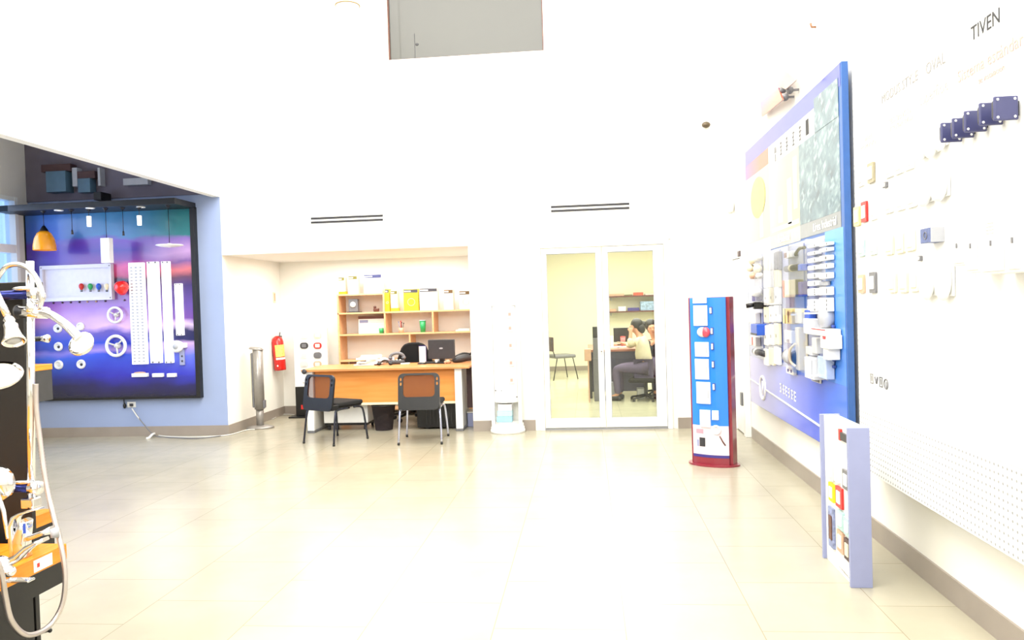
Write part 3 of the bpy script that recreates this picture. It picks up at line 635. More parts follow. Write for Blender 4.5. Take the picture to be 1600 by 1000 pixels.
# ------------------------------------------------------------------ oval socket display in the alcove corner
YO=10.42; q0 = onY(461,600,YO); q1 = onY(513,600,YO); zt_ = onY(486,513,YO).z; zm = onY(486,604,YO).z
t = thing('socket_display_stand', 'white floor display with oval coloured sockets and black foot in the alcove corner', 'display stand', ((q0.x+q1.x)/2,YO,0))
d = MB(); d.box(q0.x,q1.x,YO,YO+0.06,zm,zt_,bev=0.004); bo=d.build('board', M['white'], t, True)
d = MB(); d.box(q0.x,q1.x,YO,YO+0.06,0.02,zm-0.001,bev=0.004); lo=d.build('black_plinth', M['black'], t, True)
d = MB(); d.box(q0.x-0.07,q1.x+0.07,YO-0.11,YO+0.15,0,0.02,bev=0.004); d.build('foot_plate', M['black'], t, True)
for r_,(yy,cl,cr) in enumerate(((524,'white','cream'),(540,'dkgray','redp'),(555,'white','gray'),(569,'offw','tan'))):
    for xx,cc in ((475.5,cl),(496.5,cr)):
        q = onY(xx,yy,YO); mt = Matrix.Translation((q.x,YO,q.z))@Matrix.Rotation(R(90),4,'X')
        d = MB(); d.prism(rrect(0.115,0.085,0.038),0.0005,0.014,mt); s1=d.build('socket_plate', M[cc], t, True)
        d = MB(); d.prism(rrect(0.066,0.05,0.006),0.0141,0.019,mt); d.build('socket_insert', M['gray'] if cc in('dkgray','gray') else M['offw'], s1, True)
q = onY(477,636,YO); d = MB(); d.box(q.x-0.06,q.x-0.02,YO-0.003,YO,q.z-0.03,q.z+0.03); d.build('red_mark', M['redp'], lo, True)
text('bt', 0.075, M['white'], (q.x+0.0,YO-0.005,q.z), (1,0,0), (0,0,1), 'lettering', lo)
text('b:', 0.04, M['inkg'], (onY(475,598,YO).x,YO-0.003,onY(475,598,YO).z), (1,0,0), (0,0,1), 'lettering', bo)

# ------------------------------------------------------------------ white display tower
p = onZ(791,679); TY = p.y+0.2
t = thing('white_display_tower', 'tall white rounded display tower between the alcove and the glass doors', 'display tower', (p.x,TY,0))
ht = onY(791,474,TY).z
d = MB(); d.lathe([(0.0005,0),(0.205,0),(0.205,0.03),(0.197,0.035),(0.197,0.06),(0.188,0.065),(0.188,0.10),(0.0005,0.10)],40); d.build('round_base', M['white'], t)
d = MB(); d.lathe([(0.172,0.101),(0.172,ht-0.05),(0.165,ht-0.045),(0.165,ht)],24,Matrix.Rotation(R(20),4,'Z'),arc=R(140)); d.build('back_shell', M['white'], t)
d = MB()
for a0 in (200,340): 
    c_,s_=math.cos(R(a0)),math.sin(R(a0)); d.box(0.168*c_-0.02,0.168*c_+0.02,0.168*s_-0.03,0.168*s_+0.03,0.101,ht-0.03,bev=0.004)
d.build('side_frame', M['white_s'], t)
pl=[(0.150*math.cos(R(q)),0.165*math.sin(R(q))-0.005) for q in range(200,341,10)]+[(0.15,0.06),(-0.15,0.06)]
d = MB(); d.prism(pl,0.36,ht-0.03,smooth=False); fp=d.build('front_panel', M['white'], t)
d = MB(); d.prism(pl,0.1005,0.13); d.build('compartment_floor', M['offw'], t)
d = MB(); d.lathe([(0.0005,0),(0.165,0),(0.165,0.02),(0.0005,0.025)],36,Matrix.Translation((0,0,ht-0.03))); d.build('top_cap', M['white'], t)
k=0
for z in (0.62,0.82,1.02,1.22,1.38):
    for a0 in (248,296):
        m_=Matrix.Rotation(R(a0+90),4,'Z')@upY(0,-0.166,z); d = MB(); d.prism(rrect(0.075,0.085,0.006),-0.004,0.006,m_); ac=d.build('sample_plate', M['white_s'] if a0<270 else M['offw'], t)
        d = MB(); d.prism(rrect(0.03,0.035,0.003),0.0062,0.008,m_); d.build('sample_key', M['inkp'] if a0>270 else M['offw'], ac)
for a0,z,nm in ((225,0.50,'dkgray'),(255,0.50,'gray'),(320,0.42,'dkgray')):
    m_=Matrix.Rotation(R(a0+90),4,'Z')@upY(0,-0.160,z); d=MB(); d.prism(rrect(0.01,0.01,0.004),-0.004,0.012,m_); d.build('small_stud', M[nm], t)
for i,(z0,z1_,cn,col_) in enumerate(((0.131,0.195,'pale blue packet at the bottom of the white display tower',(150,196,214)),(0.197,0.26,'pale aqua packet on top of the bottom one in the white tower',(176,214,222)),(0.262,0.34,'white packet topmost in the white display tower compartment',(226,226,230)))):
    a=MB(); a.box(p.x-0.115+0.01*i,p.x+0.065,TY-0.13,TY+0.03,z0,z1_,bev=0.004); single('packet', a, mat('packet_%s'%'abc'[i],col_,0.5), cn, 'packet', 'packets in the white tower')

# ------------------------------------------------------------------ maroon and blue display stand
p = onZ(1117,727); SYL = 7.0
t = thing('maroon_display_stand', 'tall maroon display stand with bright blue curved front and white switches', 'display stand', (1.085,SYL,0), R(-26))
HS = 1.50
d = MB(); d.prism([(0.23*math.cos(R(q)),0.02+0.155*math.sin(R(q))) for q in range(0,360,10)],0,0.014); d.build('base_plate', M['maroon'], t)
d = MB(); d.box(0.135,0.185,-0.03,0.105,0.014,HS,bev=0.003); d.build('side_frame', M['maroon'], t)
d = MB(); d.box(-0.185,-0.16,-0.03,0.105,0.014,HS,bev=0.003); d.build('side_frame', M['maroon'], t)
d = MB(); d.box(-0.16,0.135,0.08,0.105,0.014,HS,bev=0.002); d.build('back_panel', M['maroon'], t)
def sfx(x): return -0.035-0.035*(1-(x/0.17)**2)
def curved(x0,x1,z0,z1_,off,th=0.006,n=10):
    m_=MB(); f=[(x0+(x1-x0)*i/n) for i in range(n+1)]
    pl=[(x,sfx(x)-off-th) for x in f]+[(x,sfx(x)-off) for x in reversed(f)]
    m_.prism(pl,z0,z1_); return m_
curved(-0.165,0.158,0.36,HS-0.004,0,0.012).build('blue_front', M['bluepan'], t)
lw = curved(-0.165,0.158,0.10,0.359,0,0.012).build('printed_front', mat('pink_white_print',(232,214,218),0.45,var=0.10,scale=14), t)
curved(-0.165,0.158,0.075,0.099,0,0.012).build('violet_strip', M['purple'], t)
curved(-0.165,0.158,0.014,0.074,0,0.010).build('lower_front', M['maroon'], t)
d=curved(0.02,0.10,0.27,0.355,0.0125,0.001); d.bm.free(); d=MB(); d.ring((0.055,sfx(0.05)-0.014,0.325),0.035,0.009,'Y',24,8); d.build('printed_ring', M['white'], lw)
curved(-0.10,-0.045,0.17,0.25,0.0122,0.001).build('printed_device', M['dkgray'], lw)
curved(-0.125,-0.105,0.17,0.23,0.0122,0.001).build('printed_device', M['lilac'], lw)
curved(-0.13,-0.06,0.285,0.325,0.0122,0.001).build('printed_mark', M['redp'], lw).data.materials[0]=mat('rose_print',(206,150,164),0.5)
d=MB(); d.tube([(0.085,sfx(0.085)-0.014,0.27),(0.11,sfx(0.11)-0.014,0.22),(0.13,sfx(0.13)-0.014,0.19)],0.006,6); d.build('printed_pen', M['brown'], lw)
for (px,py,w_,h_) in ((1098,466,20,15),(1099,493,20,31),(1101,546,20,22),(1101,577,20,31),(1103,614,20,33),(1105.5,654,15,26),(1119.5,648,8.5,14)):
    cxl=(px-(1107.5+0.02*(py-462)))/172/math.cos(R(26)); ww=w_/172/math.cos(R(26)); z=onY(px,py,6.93).z; hh=h_/172
    a=curved(cxl-ww/2,cxl+ww/2,z-hh/2,z+hh/2,0.0122,0.014,4).build('white_switch', M['white'], t)
    if w_==20: curved(cxl+ww/2-0.024,cxl+ww/2-0.016,z-hh*0.25,z+hh*0.12,0.0263,0.003,2).build('switch_key', M['ltgray'], a)
for (px,py) in ((1113.5,485),(1115,517),(1115.5,541),(1116.5,569),(1117.5,604)):
    cxl=(px-(1107.5+0.02*(py-462)))/172/math.cos(R(26)); z=onY(px,py,6.93).z
    a=curved(cxl-0.011,cxl+0.013,z-0.032,z+0.032,0.0122,0.006,2).build('switch_surround', M['inkb'], t)
    curved(cxl-0.007,cxl+0.007,z-0.024,z+0.024,0.0184,0.008,2).build('push_button', M['white'], a)
z=onY(1101,519,6.93).z
d=MB(); d.ball((-0.04,sfx(0)-0.02,z),0.052,0.028,0.045,16); a=d.build('round_device', M['offw'], t)
d=MB(); d.ball((-0.012,sfx(0)-0.026,z),0.042,0.026,0.046,16); d.build('pink_cover', mat('rose_cover',(206,70,90),0.3,coat=0.5), a)

# ------------------------------------------------------------------ sunset mural display in the side room
def ramp(nt, stops):
    r=nt.nodes.new('ShaderNodeValToRGB'); cr=r.color_ramp
    while len(cr.elements)>1: cr.elements.remove(cr.elements[-1])
    cr.elements[0].position=stops[0][0]; cr.elements[0].color=rgb(*stops[0][1])
    for p_,c_ in stops[1:]:
        e=cr.elements.new(p_); e.color=rgb(*c_)
    return r
def mural_mat():
    m=bpy.data.materials.new('sunset_sea_print'); m.use_nodes=True; nt=m.node_tree; b=nt.nodes['Principled BSDF']
    b.inputs['Roughness'].default_value=0.25; b.inputs['Coat Weight'].default_value=0.25
    tc=nt.nodes.new('ShaderNodeTexCoord'); sep=nt.nodes.new('ShaderNodeSeparateXYZ'); nt.links.new(tc.outputs['Generated'],sep.inputs[0])
    mp=nt.nodes.new('ShaderNodeMapping'); mp.inputs['Scale'].default_value=(2.2,1,5.0); nt.links.new(tc.outputs['Generated'],mp.inputs[0])
    n=nt.nodes.new('ShaderNodeTexNoise'); n.inputs['Scale'].default_value=1.6; n.inputs['Detail'].default_value=4; nt.links.new(mp.outputs[0],n.inputs['Vector'])
    def V(y): return (626-y)/304.0
    def st(l): return sorted([(V(y),c) for y,c in l])
    L=ramp(nt,st([(325,(64,112,196)),(362,(58,92,190)),(372,(84,58,168)),(400,(78,60,168)),(450,(72,60,150)),(474,(150,82,168)),(498,(186,134,200)),(512,(120,106,196)),(528,(58,82,196)),(545,(60,74,180)),(552,(128,120,214)),(562,(56,98,214)),(590,(30,48,136)),(606,(26,28,70)),(626,(22,22,44))]))
    C=ramp(nt,st([(325,(34,112,160)),(360,(52,116,168)),(366,(104,58,170)),(384,(66,44,150)),(402,(120,56,150)),(412,(206,72,136)),(424,(176,50,100)),(432,(52,28,58)),(446,(110,56,120)),(478,(146,104,184)),(510,(222,178,226)),(518,(96,78,170)),(536,(46,70,200)),(549,(176,150,220)),(556,(56,86,220)),(590,(40,40,170)),(606,(28,24,90)),(626,(22,20,50))]))
    Rr=ramp(nt,st([(325,(28,104,110)),(364,(44,124,128)),(370,(140,110,184)),(394,(196,156,206)),(410,(120,86,150)),(420,(206,110,118)),(432,(94,56,86)),(450,(60,44,110)),(478,(92,66,154)),(500,(110,70,158)),(509,(206,184,226)),(518,(30,30,86)),(534,(28,30,90)),(540,(196,164,216)),(556,(96,112,230)),(590,(44,50,176)),(606,(28,26,86)),(626,(22,20,50))]))
    ad=nt.nodes.new('ShaderNodeMath'); ad.operation='MULTIPLY_ADD'; ad.inputs[1].default_value=0.09; ad.inputs[2].default_value=-0.045; nt.links.new(n.outputs['Fac'],ad.inputs[0])
    a2=nt.nodes.new('ShaderNodeMath'); a2.operation='ADD'; nt.links.new(sep.outputs['Z'],a2.inputs[0]); nt.links.new(ad.outputs[0],a2.inputs[1])
    for r_ in (L,C,Rr): nt.links.new(a2.outputs[0],r_.inputs[0])
    def mr(a_,b_):
        q=nt.nodes.new('ShaderNodeMapRange'); q.interpolation_type='SMOOTHSTEP'; q.inputs['From Min'].default_value=a_; q.inputs['From Max'].default_value=b_; nt.links.new(sep.outputs['X'],q.inputs[0]); return q
    m1,m2=mr(0.1,0.5),mr(0.6,0.95)
    x1=nt.nodes.new('ShaderNodeMix'); x1.data_type='RGBA'; nt.links.new(m1.outputs[0],x1.inputs[0]); nt.links.new(L.outputs[0],x1.inputs[6]); nt.links.new(C.outputs[0],x1.inputs[7])
    x2=nt.nodes.new('ShaderNodeMix'); x2.data_type='RGBA'; nt.links.new(m2.outputs[0],x2.inputs[0]); nt.links.new(x1.outputs[2],x2.inputs[6]); nt.links.new(Rr.outputs[0],x2.inputs[7])
    nt.links.new(x2.outputs[2],b.inputs['Base Color']); return m
MY = BY-0.07
def mu(x,y,yy=None): return onY(x,y,MY if yy is None else yy)
mx0 = mu(45,480).x; mx1 = mu(308.5,480).x; mz0 = mu(200,624).z; mz1 = mu(200,321).z
t = thing('lighting_display_board', 'large lighting display board with a violet sunset sea print and black canopy', 'display board', ((mx0+mx1)/2,BY-0.04,mz0))
d = MB(); d.box(mx0,mx1-0.05,MY,BY-0.001,mz0+0.03,mz1-0.072); pr=d.build('sunset_print', mural_mat(), t, True)
d = MB(); d.box(mx1-0.05,mx1,MY-0.015,BY-0.001,mz0,mz1-0.05,bev=0.002); d.box(mx0-0.06,mx0-0.001,MY-0.012,BY-0.001,mz0,mz1-0.05,bev=0.002); d.box(mx0,mx1-0.05,MY-0.008,BY-0.001,mz0,mz0+0.03); d.build('board_frame', M['blackm'], t, True)
PY = 8.50
d = MB(); d.box(mx0-0.06,mx1,PY,BY-0.02,mz1-0.07,mz1,bev=0.003); cn=d.build('canopy', M['blackm'], t, True)
for (x,y) in ((92,328.5),(141,325),(220,323.5)):
    q=onZ(x,y,mz1-0.072); m_=Matrix.Translation((q.x,q.y,mz1-0.079)); d=MB(); d.lathe([(0.05,0.008),(0.05,0.0),(0.036,0.0),(0.03,0.008)],20,m_); a=d.build('downlight_ring', M['white'], t, True)
    d=MB(); d.lathe([(0.0005,0.006),(0.032,0.006)],20,m_); d.build('downlight_lens', M['ledwhite'], a, True)
# items on the board
grp='lamps mounted on the sunset board'
def on_mural(name,label,cat,x,y,group=None,g0=0.0): q=mu(x,y); return thing(name,label,cat,(q.x,MY,q.z),0,group)
SCL = 1200/ (MY*1.0)
# shallow white light box with four bulbs
q0=mu(67,415); q1=mu(180,469); 
t = on_mural('bulb_light_box','white shallow light box with four coloured bulbs on the sunset board','light box',123,442)
W_=(q1.x-q0.x); H_=mu(123,413).z-mu(123,469).z
m_=upY()
fr=MB(); fr.prism(rrect(W_,H_,0.008,2),0.001,0.06,m_); ct=MB(); ct.prism(rrect(W_-0.07,H_-0.09,0.004,2),0.02,0.1,m_); bo=booldiff(fr,ct).build('box_frame', M['softlit'], t)
for sx in(-1,1):
    for sz in (-1,1): d=MB(); d.ball((sx*(W_/2-0.02),-0.062,sz*(H_/2-0.025)),0.008,0.004,0.008,8); d.build('screw', M['gray'], bo)
for x,cn_ in ((128,'redp'),(142,'green'),(155,'bluepl'),(167.5,'cream')):
    q=mu(x,449,MY-0.04)-Vector((t.location)); c_=Vector((q.x,-0.05,q.z)); d=MB(); d.lathe([(0.0005,0.05),(0.018,0.045),(0.03,0.022),(0.028,0.0),(0.016,-0.025),(0.014,-0.03)],18,Matrix.Translation(c_)); a=d.build('bulb', M[cn_], t)
    d=MB(); d.cyl(c_+Vector((0,0,-0.055)),c_+Vector((0,0,-0.028)),0.014,n=14); d.build('bulb_cap', M['gray'], a)
q=mu(193,450,MY-0.05); t=thing('red_lamp','red glass reflector lamp beside the white light box','lamp',(q.x,MY,q.z))
d=MB(); d.lathe([(0.0005,0.085),(0.045,0.08),(0.075,0.05),(0.085,0.0),(0.06,-0.05),(0.028,-0.085),(0.0005,-0.09)],22,Matrix.Translation((0,-0.09,0))@Matrix.Rotation(R(15),4,'X')); d.build('glass_bulb', M['redglow'], t)
d=MB(); d.cyl((0,-0.001,-0.02),(0,-0.04,-0.02),0.025); d.build('holder', M['white'], t)
# row of tiny dots
for i,x in enumerate((84,98,111,124.5,137,150.5,165,195)):
    q=mu(x,(473.5,473,472.5,472,471.5,471,470.5,469)[i]); a=MB(); a.ball((q.x,MY-0.008,q.z),0.012,0.010,0.012,10); single('button_lamp', a, M['dkbrown'] if i not in(4,5) else M['tan'], 'tiny round lamp under the light box, '+('leftmost','second from left','third from left','fourth from left','fifth from left','sixth from left','seventh from left','rightmost')[i]+' of the row', 'button lamp', 'tiny lamps in a row on the sunset board')
# round spot rings
for (x,y,r_,lb,kind) in ((90.5,513,7.7,'top left of the white round downlights','a'),(91.5,541.5,7.7,'middle left of the white round downlights','b'),(92,570,7.9,'bottom left of the white round downlights','c'),(127,569,7.9,'bottom right of the white round downlights','d'),(126,510,7.0,'upper right of the white round downlights, behind the shower head','e')):
    t=on_mural('round_downlight',lb+' on the sunset board','downlight',x,y,'round downlights on the sunset board')
    rr=r_/1200*MY; m_=upY(); d=MB(); d.lathe([(rr*0.55,0.010),(rr*0.6,0.022),(rr*0.9,0.018),(rr,0.001)],26,m_); d.lathe([(0.0005,0.004),(rr*0.56,0.010)],26,m_); a=d.build('trim_ring', M['white_s'], t)
    if kind!='e': d=MB(); d.ball((0.01,-0.014,-0.004),rr*0.28,0.012,rr*0.3,12); d.build('lamp_eye', M['dkgray'] if kind!='c' else M['offw'], t)
# three-spoke ring lamps
for (x,y,r_,lb) in ((183.5,492,12.2,'smaller white three-spoke ring lamp, the upper one on the sunset board'),(185,540,16.2,'larger white three-spoke ring lamp, the lower one on the sunset board')):
    t=on_mural('ring_lamp',lb,'ring lamp',x,y,'ring lamps on the sunset board'); rr=r_/1200*MY
    d=MB(); d.ring((0,-0.05,0),rr,rr*0.16,'Y',36,10); d.build('tube_ring', M['white_s'], t)
    d=MB(); d.lathe([(0.0005,0.055),(rr*0.22,0.05),(rr*0.32,0.02),(rr*0.3,0.001)],20,upY()); d.build('hub', M['offw'], t)
    for k_ in range(3):
        a_=R(-90+120*k_+(10 if r_>14 else 0)); d=MB(); d.tube([(rr*0.15*math.cos(a_),-0.04,rr*0.15*math.sin(a_)),(rr*0.92*math.cos(a_),-0.05,rr*0.92*math.sin(a_))],rr*0.09,8); d.build('spoke', M['offw'], t)
# louvre troffer and battens
def strip(x0,x1,ya,yb,name,label,cat,caps=True,louvre=False):
    a,b_=mu(x0,(ya+yb)/2),mu(x1,(ya+yb)/2); zt_,zb_=mu((x0+x1)/2,ya).z,mu((x0+x1)/2,yb).z; cx=(a.x+b_.x)/2; w_=b_.x-a.x; h_=zt_-zb_
    t=thing(name,label,cat,(cx,MY,zb_)); d=MB(); d.box(-w_/2,w_/2,-0.045,-0.001,0,h_,bev=0.004); bo=d.build('housing', M['white_lit'], t)
    if louvre:
        n_=30
        for cx_ in (-0.3,0,0.3):
            d=MB()
            for k_ in range(n_): d.box(cx_*w_-w_*0.075,cx_*w_+w_*0.075,-0.048,-0.0452,0.03+k_*(h_-0.06)/n_,0.03+(k_+0.45)*(h_-0.06)/n_)
            d.build('louvre_row', M['ltgray'], bo)
    else:
        for z_ in (0.012,h_-0.012):
            for sx in (-1,1): d=MB(); d.ball((sx*w_*0.28,-0.046,z_),w_*0.09,0.008,0.010,8); d.build('end_clip', M['gray'], bo)
        d=MB(); d.cyl((0,-0.055,0.025),(0,-0.055,h_-0.025),w_*0.24,n=12); d.build('tube', M['white_lit'], t)
    return t
strip(206.5,230,410.5,569,'louvre_luminaire','wide white luminaire with dotted louvre, leftmost of the tall fittings','luminaire',louvre=True)
strip(235,252.5,409,567,'batten_luminaire','tall white batten luminaire beside the dotted louvre fitting','luminaire')
strip(257.5,270,408.5,567,'batten_luminaire','tall slim white batten luminaire left of the short one','luminaire')
strip(276.5,287.5,443,524,'short_batten_luminaire','short white batten luminaire near the right edge of the sunset board','luminaire')
for x0,x1,lb in ((209,233,'white ballast box with orange top under the dotted louvre fitting'),(241,257,'white ballast box under the wider plain batten'),(264,277,'smallest white ballast box under the slim batten')):
    a,b_=mu(x0,586),mu(x1,586); t=thing('ballast_box',lb,'ballast box',((a.x+b_.x)/2,MY,a.z-0.022),0,'ballast boxes on the sunset board'); w_=b_.x-a.x
    d=MB(); d.box(-w_/2,w_/2,-0.05,-0.001,0,0.045,bev=0.004); bo=d.build('case', M['white'], t)
    if x0==209: d=MB(); d.ball((0,-0.03,0.05),w_*0.4,0.02,0.014,12); d.build('orange_lamp', M['tan'], t)
q=mu(280,541); t=thing('round_floodlight','white round spotlight under the short batten','spotlight',(q.x,MY,q.z))
d=MB(); d.lathe([(0.0005,0.09),(0.055,0.085),(0.075,0.06),(0.065,0.001)],24,upY()); d.build('lamp_body', M['white_s'], t)
d=MB(); d.lathe([(0.0005,0.094),(0.03,0.092),(0.035,0.086)],20,upY()); d.build('lens', M['ltgray'], t)
d=MB(); d.box(0.05,0.11,-0.05,-0.001,-0.02,0.04,bev=0.008); d.build('side_knob', M['white'], t)
q=mu(286,560); t=thing('transformer_strip','narrow pale transformer with two dark terminals below the white spotlight','transformer',(q.x,MY,q.z-0.08))
d=MB(); d.box(-0.03,0.03,-0.03,-0.001,0,0.19,bev=0.004); bo=d.build('case', M['lilac'], t)
for z_ in (0.05,0.11): d=MB(); d.ball((0.005,-0.032,z_),0.012,0.006,0.012,8); d.build('terminal', M['dkgray'], bo)
# box and saucer lamps hanging from the canopy with cords
CY=8.62; cz=mz1-0.07
def cord(t,c,z0): d=MB(); d.cyl((0,0,z0),(0,0,cz-t.location.z),0.004,n=6); d.build('cord', M['black'], t); d=MB(); d.lathe([(0.0005,-0.03),(0.012,-0.028),(0.035,0)],14,Matrix.Translation((0,0,cz-t.location.z))); d.build('ceiling_rose', M['black'], t)
q=onY(70,391,CY); zt_=onY(70,361,CY).z
t=thing('amber_pendant_lamp','amber glass bell pendant lamp at the left of the sunset board','pendant lamp',(q.x,CY,q.z)); hh=zt_-q.z; r0=17.5/1200*CY
d=MB(); d.lathe([(r0,0),(r0*0.98,hh*0.25),(r0*0.86,hh*0.6),(r0*0.62,hh*0.88),(r0*0.38,hh),(r0*0.36,hh*0.98),(r0*0.6,hh*0.85),(r0*0.83,hh*0.58),(r0*0.95,hh*0.25),(r0*0.97,0)],32); d.build('glass_shade', M['lampyellow'], t)
d=MB(); d.lathe([(r0*0.42,hh*0.97),(r0*0.3,hh*1.1),(0.012,hh*1.28),(0.0005,hh*1.29)],20); d.build('cap', M['black'], t); cord(t,None,hh*1.25)
for x,ya,yb,w_,lb in ((139.5,338,354,7,'left'),(218,337,352,7,'right')):
    q=onY(x,yb,CY); zt_=onY(x,ya,CY).z; t=thing('glass_cylinder_pendant','small white cylinder pendant lamp, the %s one under the canopy'%lb,'pendant lamp',(q.x,CY,q.z),0,'small white pendants')
    d=MB(); d.cyl((0,0,0),(0,0,zt_-q.z),0.024,0.026,n=16); d.build('lit_cylinder', M['ledwhite'], t); cord(t,None,zt_-q.z)
q=onY(168,411,CY); zt_=onY(168,372,CY).z; t=thing('square_pendant','white square tube pendant lamp above the light box','pendant lamp',(q.x,CY,q.z))
d=MB(); d.box(-0.055,0.055,-0.04,0.04,0,zt_-q.z,bev=0.004); d.build('square_tube', M['white_s'], t); cord(t,None,zt_-q.z)
q=onY(265,385,CY); t=thing('saucer_pendant','thin white saucer pendant lamp near the right of the sunset board','pendant lamp',(q.x,CY,q.z-0.015))
d=MB(); d.lathe([(0.0005,0),(0.10,0.012),(0.155,0.026),(0.15,0.034),(0.08,0.03),(0.02,0.05),(0.0005,0.055)],30); d.build('saucer', M['white_s'], t); cord(t,None,0.05)
for x,yb,lb in ((113,366,'left'),(193,368,'right')):
    q=onY(x,yb,CY); t=thing('dark_pendant','dark pendant cord with a tiny socket, the %s one under the canopy'%lb,'pendant lamp',(q.x,CY,q.z),0,'bare dark pendants')
    d=MB(); d.cyl((0,0,0),(0,0,0.05),0.014,0.01,n=12); d.build('socket', M['dkgray'], t); cord(t,None,0.05)
# things mounted above the canopy
FY=BY-0.016
def plate(x0,x1,ya,yb,dp,name,label,cat,m_,group=None,top=None):
    a=onY(x0,ya,FY-dp); b_=onY(x1,yb,FY-dp); q=MB(); t=thing(name,label,cat,((a.x+b_.x)/2,FY,b_.z),0,group)
    q.box(a.x,b_.x,FY-dp,FY-0.0005,b_.z,a.z,bev=0.003); o=q.build('body', m_, t, True)
    if top: q=MB(); q.box(a.x-0.08,b_.x+0.05,FY-dp*0.8,FY-0.0005,a.z+0.001,a.z+0.09,bev=0.003); q.build('brown_lid', M['dkbrown'], t, True)
bg=mat('blue_grey_screen',(80,110,130),0.4,var=0.15,scale=5)
plate(71,103,268,299,0.15,'wall_screen_box','larger blue-grey box with brown lid high above the canopy','box',bg,'blue-grey boxes above the canopy',True)
plate(121,141,279,300,0.12,'wall_screen_box','smaller blue-grey box high above the canopy','box',bg,'blue-grey boxes above the canopy',True)
plate(112,121,262,291,0.10,'wall_bracket','white upright bracket between the two blue-grey boxes','bracket',M['ltgray'],'pale brackets above the canopy')
plate(152,157,262,290,0.10,'wall_bracket','narrow white upright bracket right of the smaller blue-grey box','bracket',M['ltgray'],'pale brackets above the canopy')
plate(192,231,279,288,0.08,'wall_rail','pale short rail high above the canopy near the lintel','rail',M['ltgray'])
plate(146,158,300,312,0.2,'junction_box','small black junction box on the canopy top','junction box',M['blackm'])

# ------------------------------------------------------------------ outlet and cables
q=onY(206,632,BY); t=thing('wall_outlet','white wall outlet with plugs under the sunset board','outlet',(q.x,BY,q.z))
d=MB(); d.box(-0.055,0.055,-0.012,-0.001,-0.035,0.035,bev=0.003); d.build('plate', M['white'], t)
d=MB(); d.box(-0.005,0.03,-0.045,-0.0125,-0.02,0.015,bev=0.005); d.build('plug', M['dkgray'], t)
d=MB(); d.box(-0.045,-0.015,-0.03,-0.0125,-0.015,0.02,bev=0.004); d.build('plug', M['offw'], t)
q=onY(195,634,BY-0.02); a=MB(); a.ball((q.x,BY-0.025,q.z),0.02,0.02,0.035,10); a.cyl((q.x,BY-0.03,q.z),(q.x-0.01,BY-0.02,q.z+0.09),0.006); single('loose_plug', a, M['black'], 'black loose plug hanging left of the wall outlet', 'plug')
q=onY(206,637,BY-0.05)
def flp(x,y,z=0.008): v=onZ(x,y,z); return v
pts=[Vector((q.x,BY-0.05,q.z-0.01)),onY(218,655,BY-0.08),flp(238,675,0.02),flp(252,681),flp(290,683),flp(330,682),flp(360,679),flp(385,672),flp(398,671)]
a=MB(); a.tube(smooth_pts(pts,8),0.007,8); single('white_cable', a, M['offw'], 'white cable running from the outlet along the floor to the tower fan', 'cable')
pts=[Vector((q.x+0.02,BY-0.05,q.z-0.03)),onY(224,662,BY-0.10),flp(244,681.5,0.012),flp(275,684,0.008),flp(310,685,0.008),flp(345,681,0.008)]
a=MB(); a.tube(smooth_pts(pts,8),0.006,8); single('grey_cable', a, M['gray'], 'grey cable beside the white one on the floor below the sunset board', 'cable')
a=MB(); a.tube(smooth_pts([flp(244,677,0.02),flp(238,679,0.035),flp(233,684,0.012),flp(229,685,0.01)],6),0.015,8); single('cable_end', a, M['white'], 'short thick white cable end lying on the floor below the outlet', 'cable')
a=MB(); a.tube(smooth_pts([flp(425,655),flp(440,648),flp(455,647.5),flp(470,650)],6),0.005,6); single('thin_cable', a, M['offw'], 'thin white cable on the alcove floor between the fan and the socket display', 'cable')

# ------------------------------------------------------------------ vents, sensor, hooks, ceiling discs
for (x0,y0,x1,y1,lb) in ((486,345,598.5,340,'long black double slot air vent above the alcove'),(861,327,983.5,321.5,'long black double slot air vent above the glass doors')):
    a,b_=onY(x0,y0,BY),onY(x1,y1,BY); zc=(a.z+b_.z)/2; t=thing('slot_vent',lb,'vent',((a.x+b_.x)/2,BY,zc),0,'slot air vents'); w_=b_.x-a.x
    d=MB(); d.box(-w_/2-0.02,w_/2+0.02,-0.004,-0.001,-0.055,0.055,bev=0.001); d.build('frame', M['wall'], t)
    for z_ in (0.024,-0.024): d=MB(); d.box(-w_/2,w_/2,-0.007,-0.0045,z_-0.013,z_+0.013); d.build('slot', M['ink'], t)
q=onY(1103.5,196,BY-0.03); t=thing('small_spotlight','small dark brown round spotlight high on the back wall','spotlight',(q.x,BY,q.z))
d=MB(); d.cyl((0,-0.001,0),(0,-0.03,0),0.025); d.build('mount', M['dkgray'], t)
d=MB(); d.ball((-0.006,-0.055,0.002),0.05,0.035,0.036,14); d.build('head', mat('bronze',(92,80,64),0.35,0.5), t)
q=onY(1141,323,BY-0.02); t=thing('wall_sensor','small white dome sensor on the back wall near the right corner','sensor',(q.x,BY,q.z)); d=MB(); d.ball((0,-0.02,0),0.045,0.035,0.075,16); d.build('dome', M['offw'], t); d=MB(); d.box(-0.035,0.035,-0.008,-0.001,-0.06,0.06,bev=0.002); d.build('base_plate', M['white'], t)
q=onX(1275,42,XR); t=thing('brown_hook','tiny brown hook high on the right wall above the blue board','hook',(XR,q.y,q.z)); d=MB(); d.tube([(-0.001,0,0),(-0.03,0,0),(-0.035,0.01,0.03)],0.008,8); d.build('hook_body', mat('rust',(130,84,50),0.5), t)
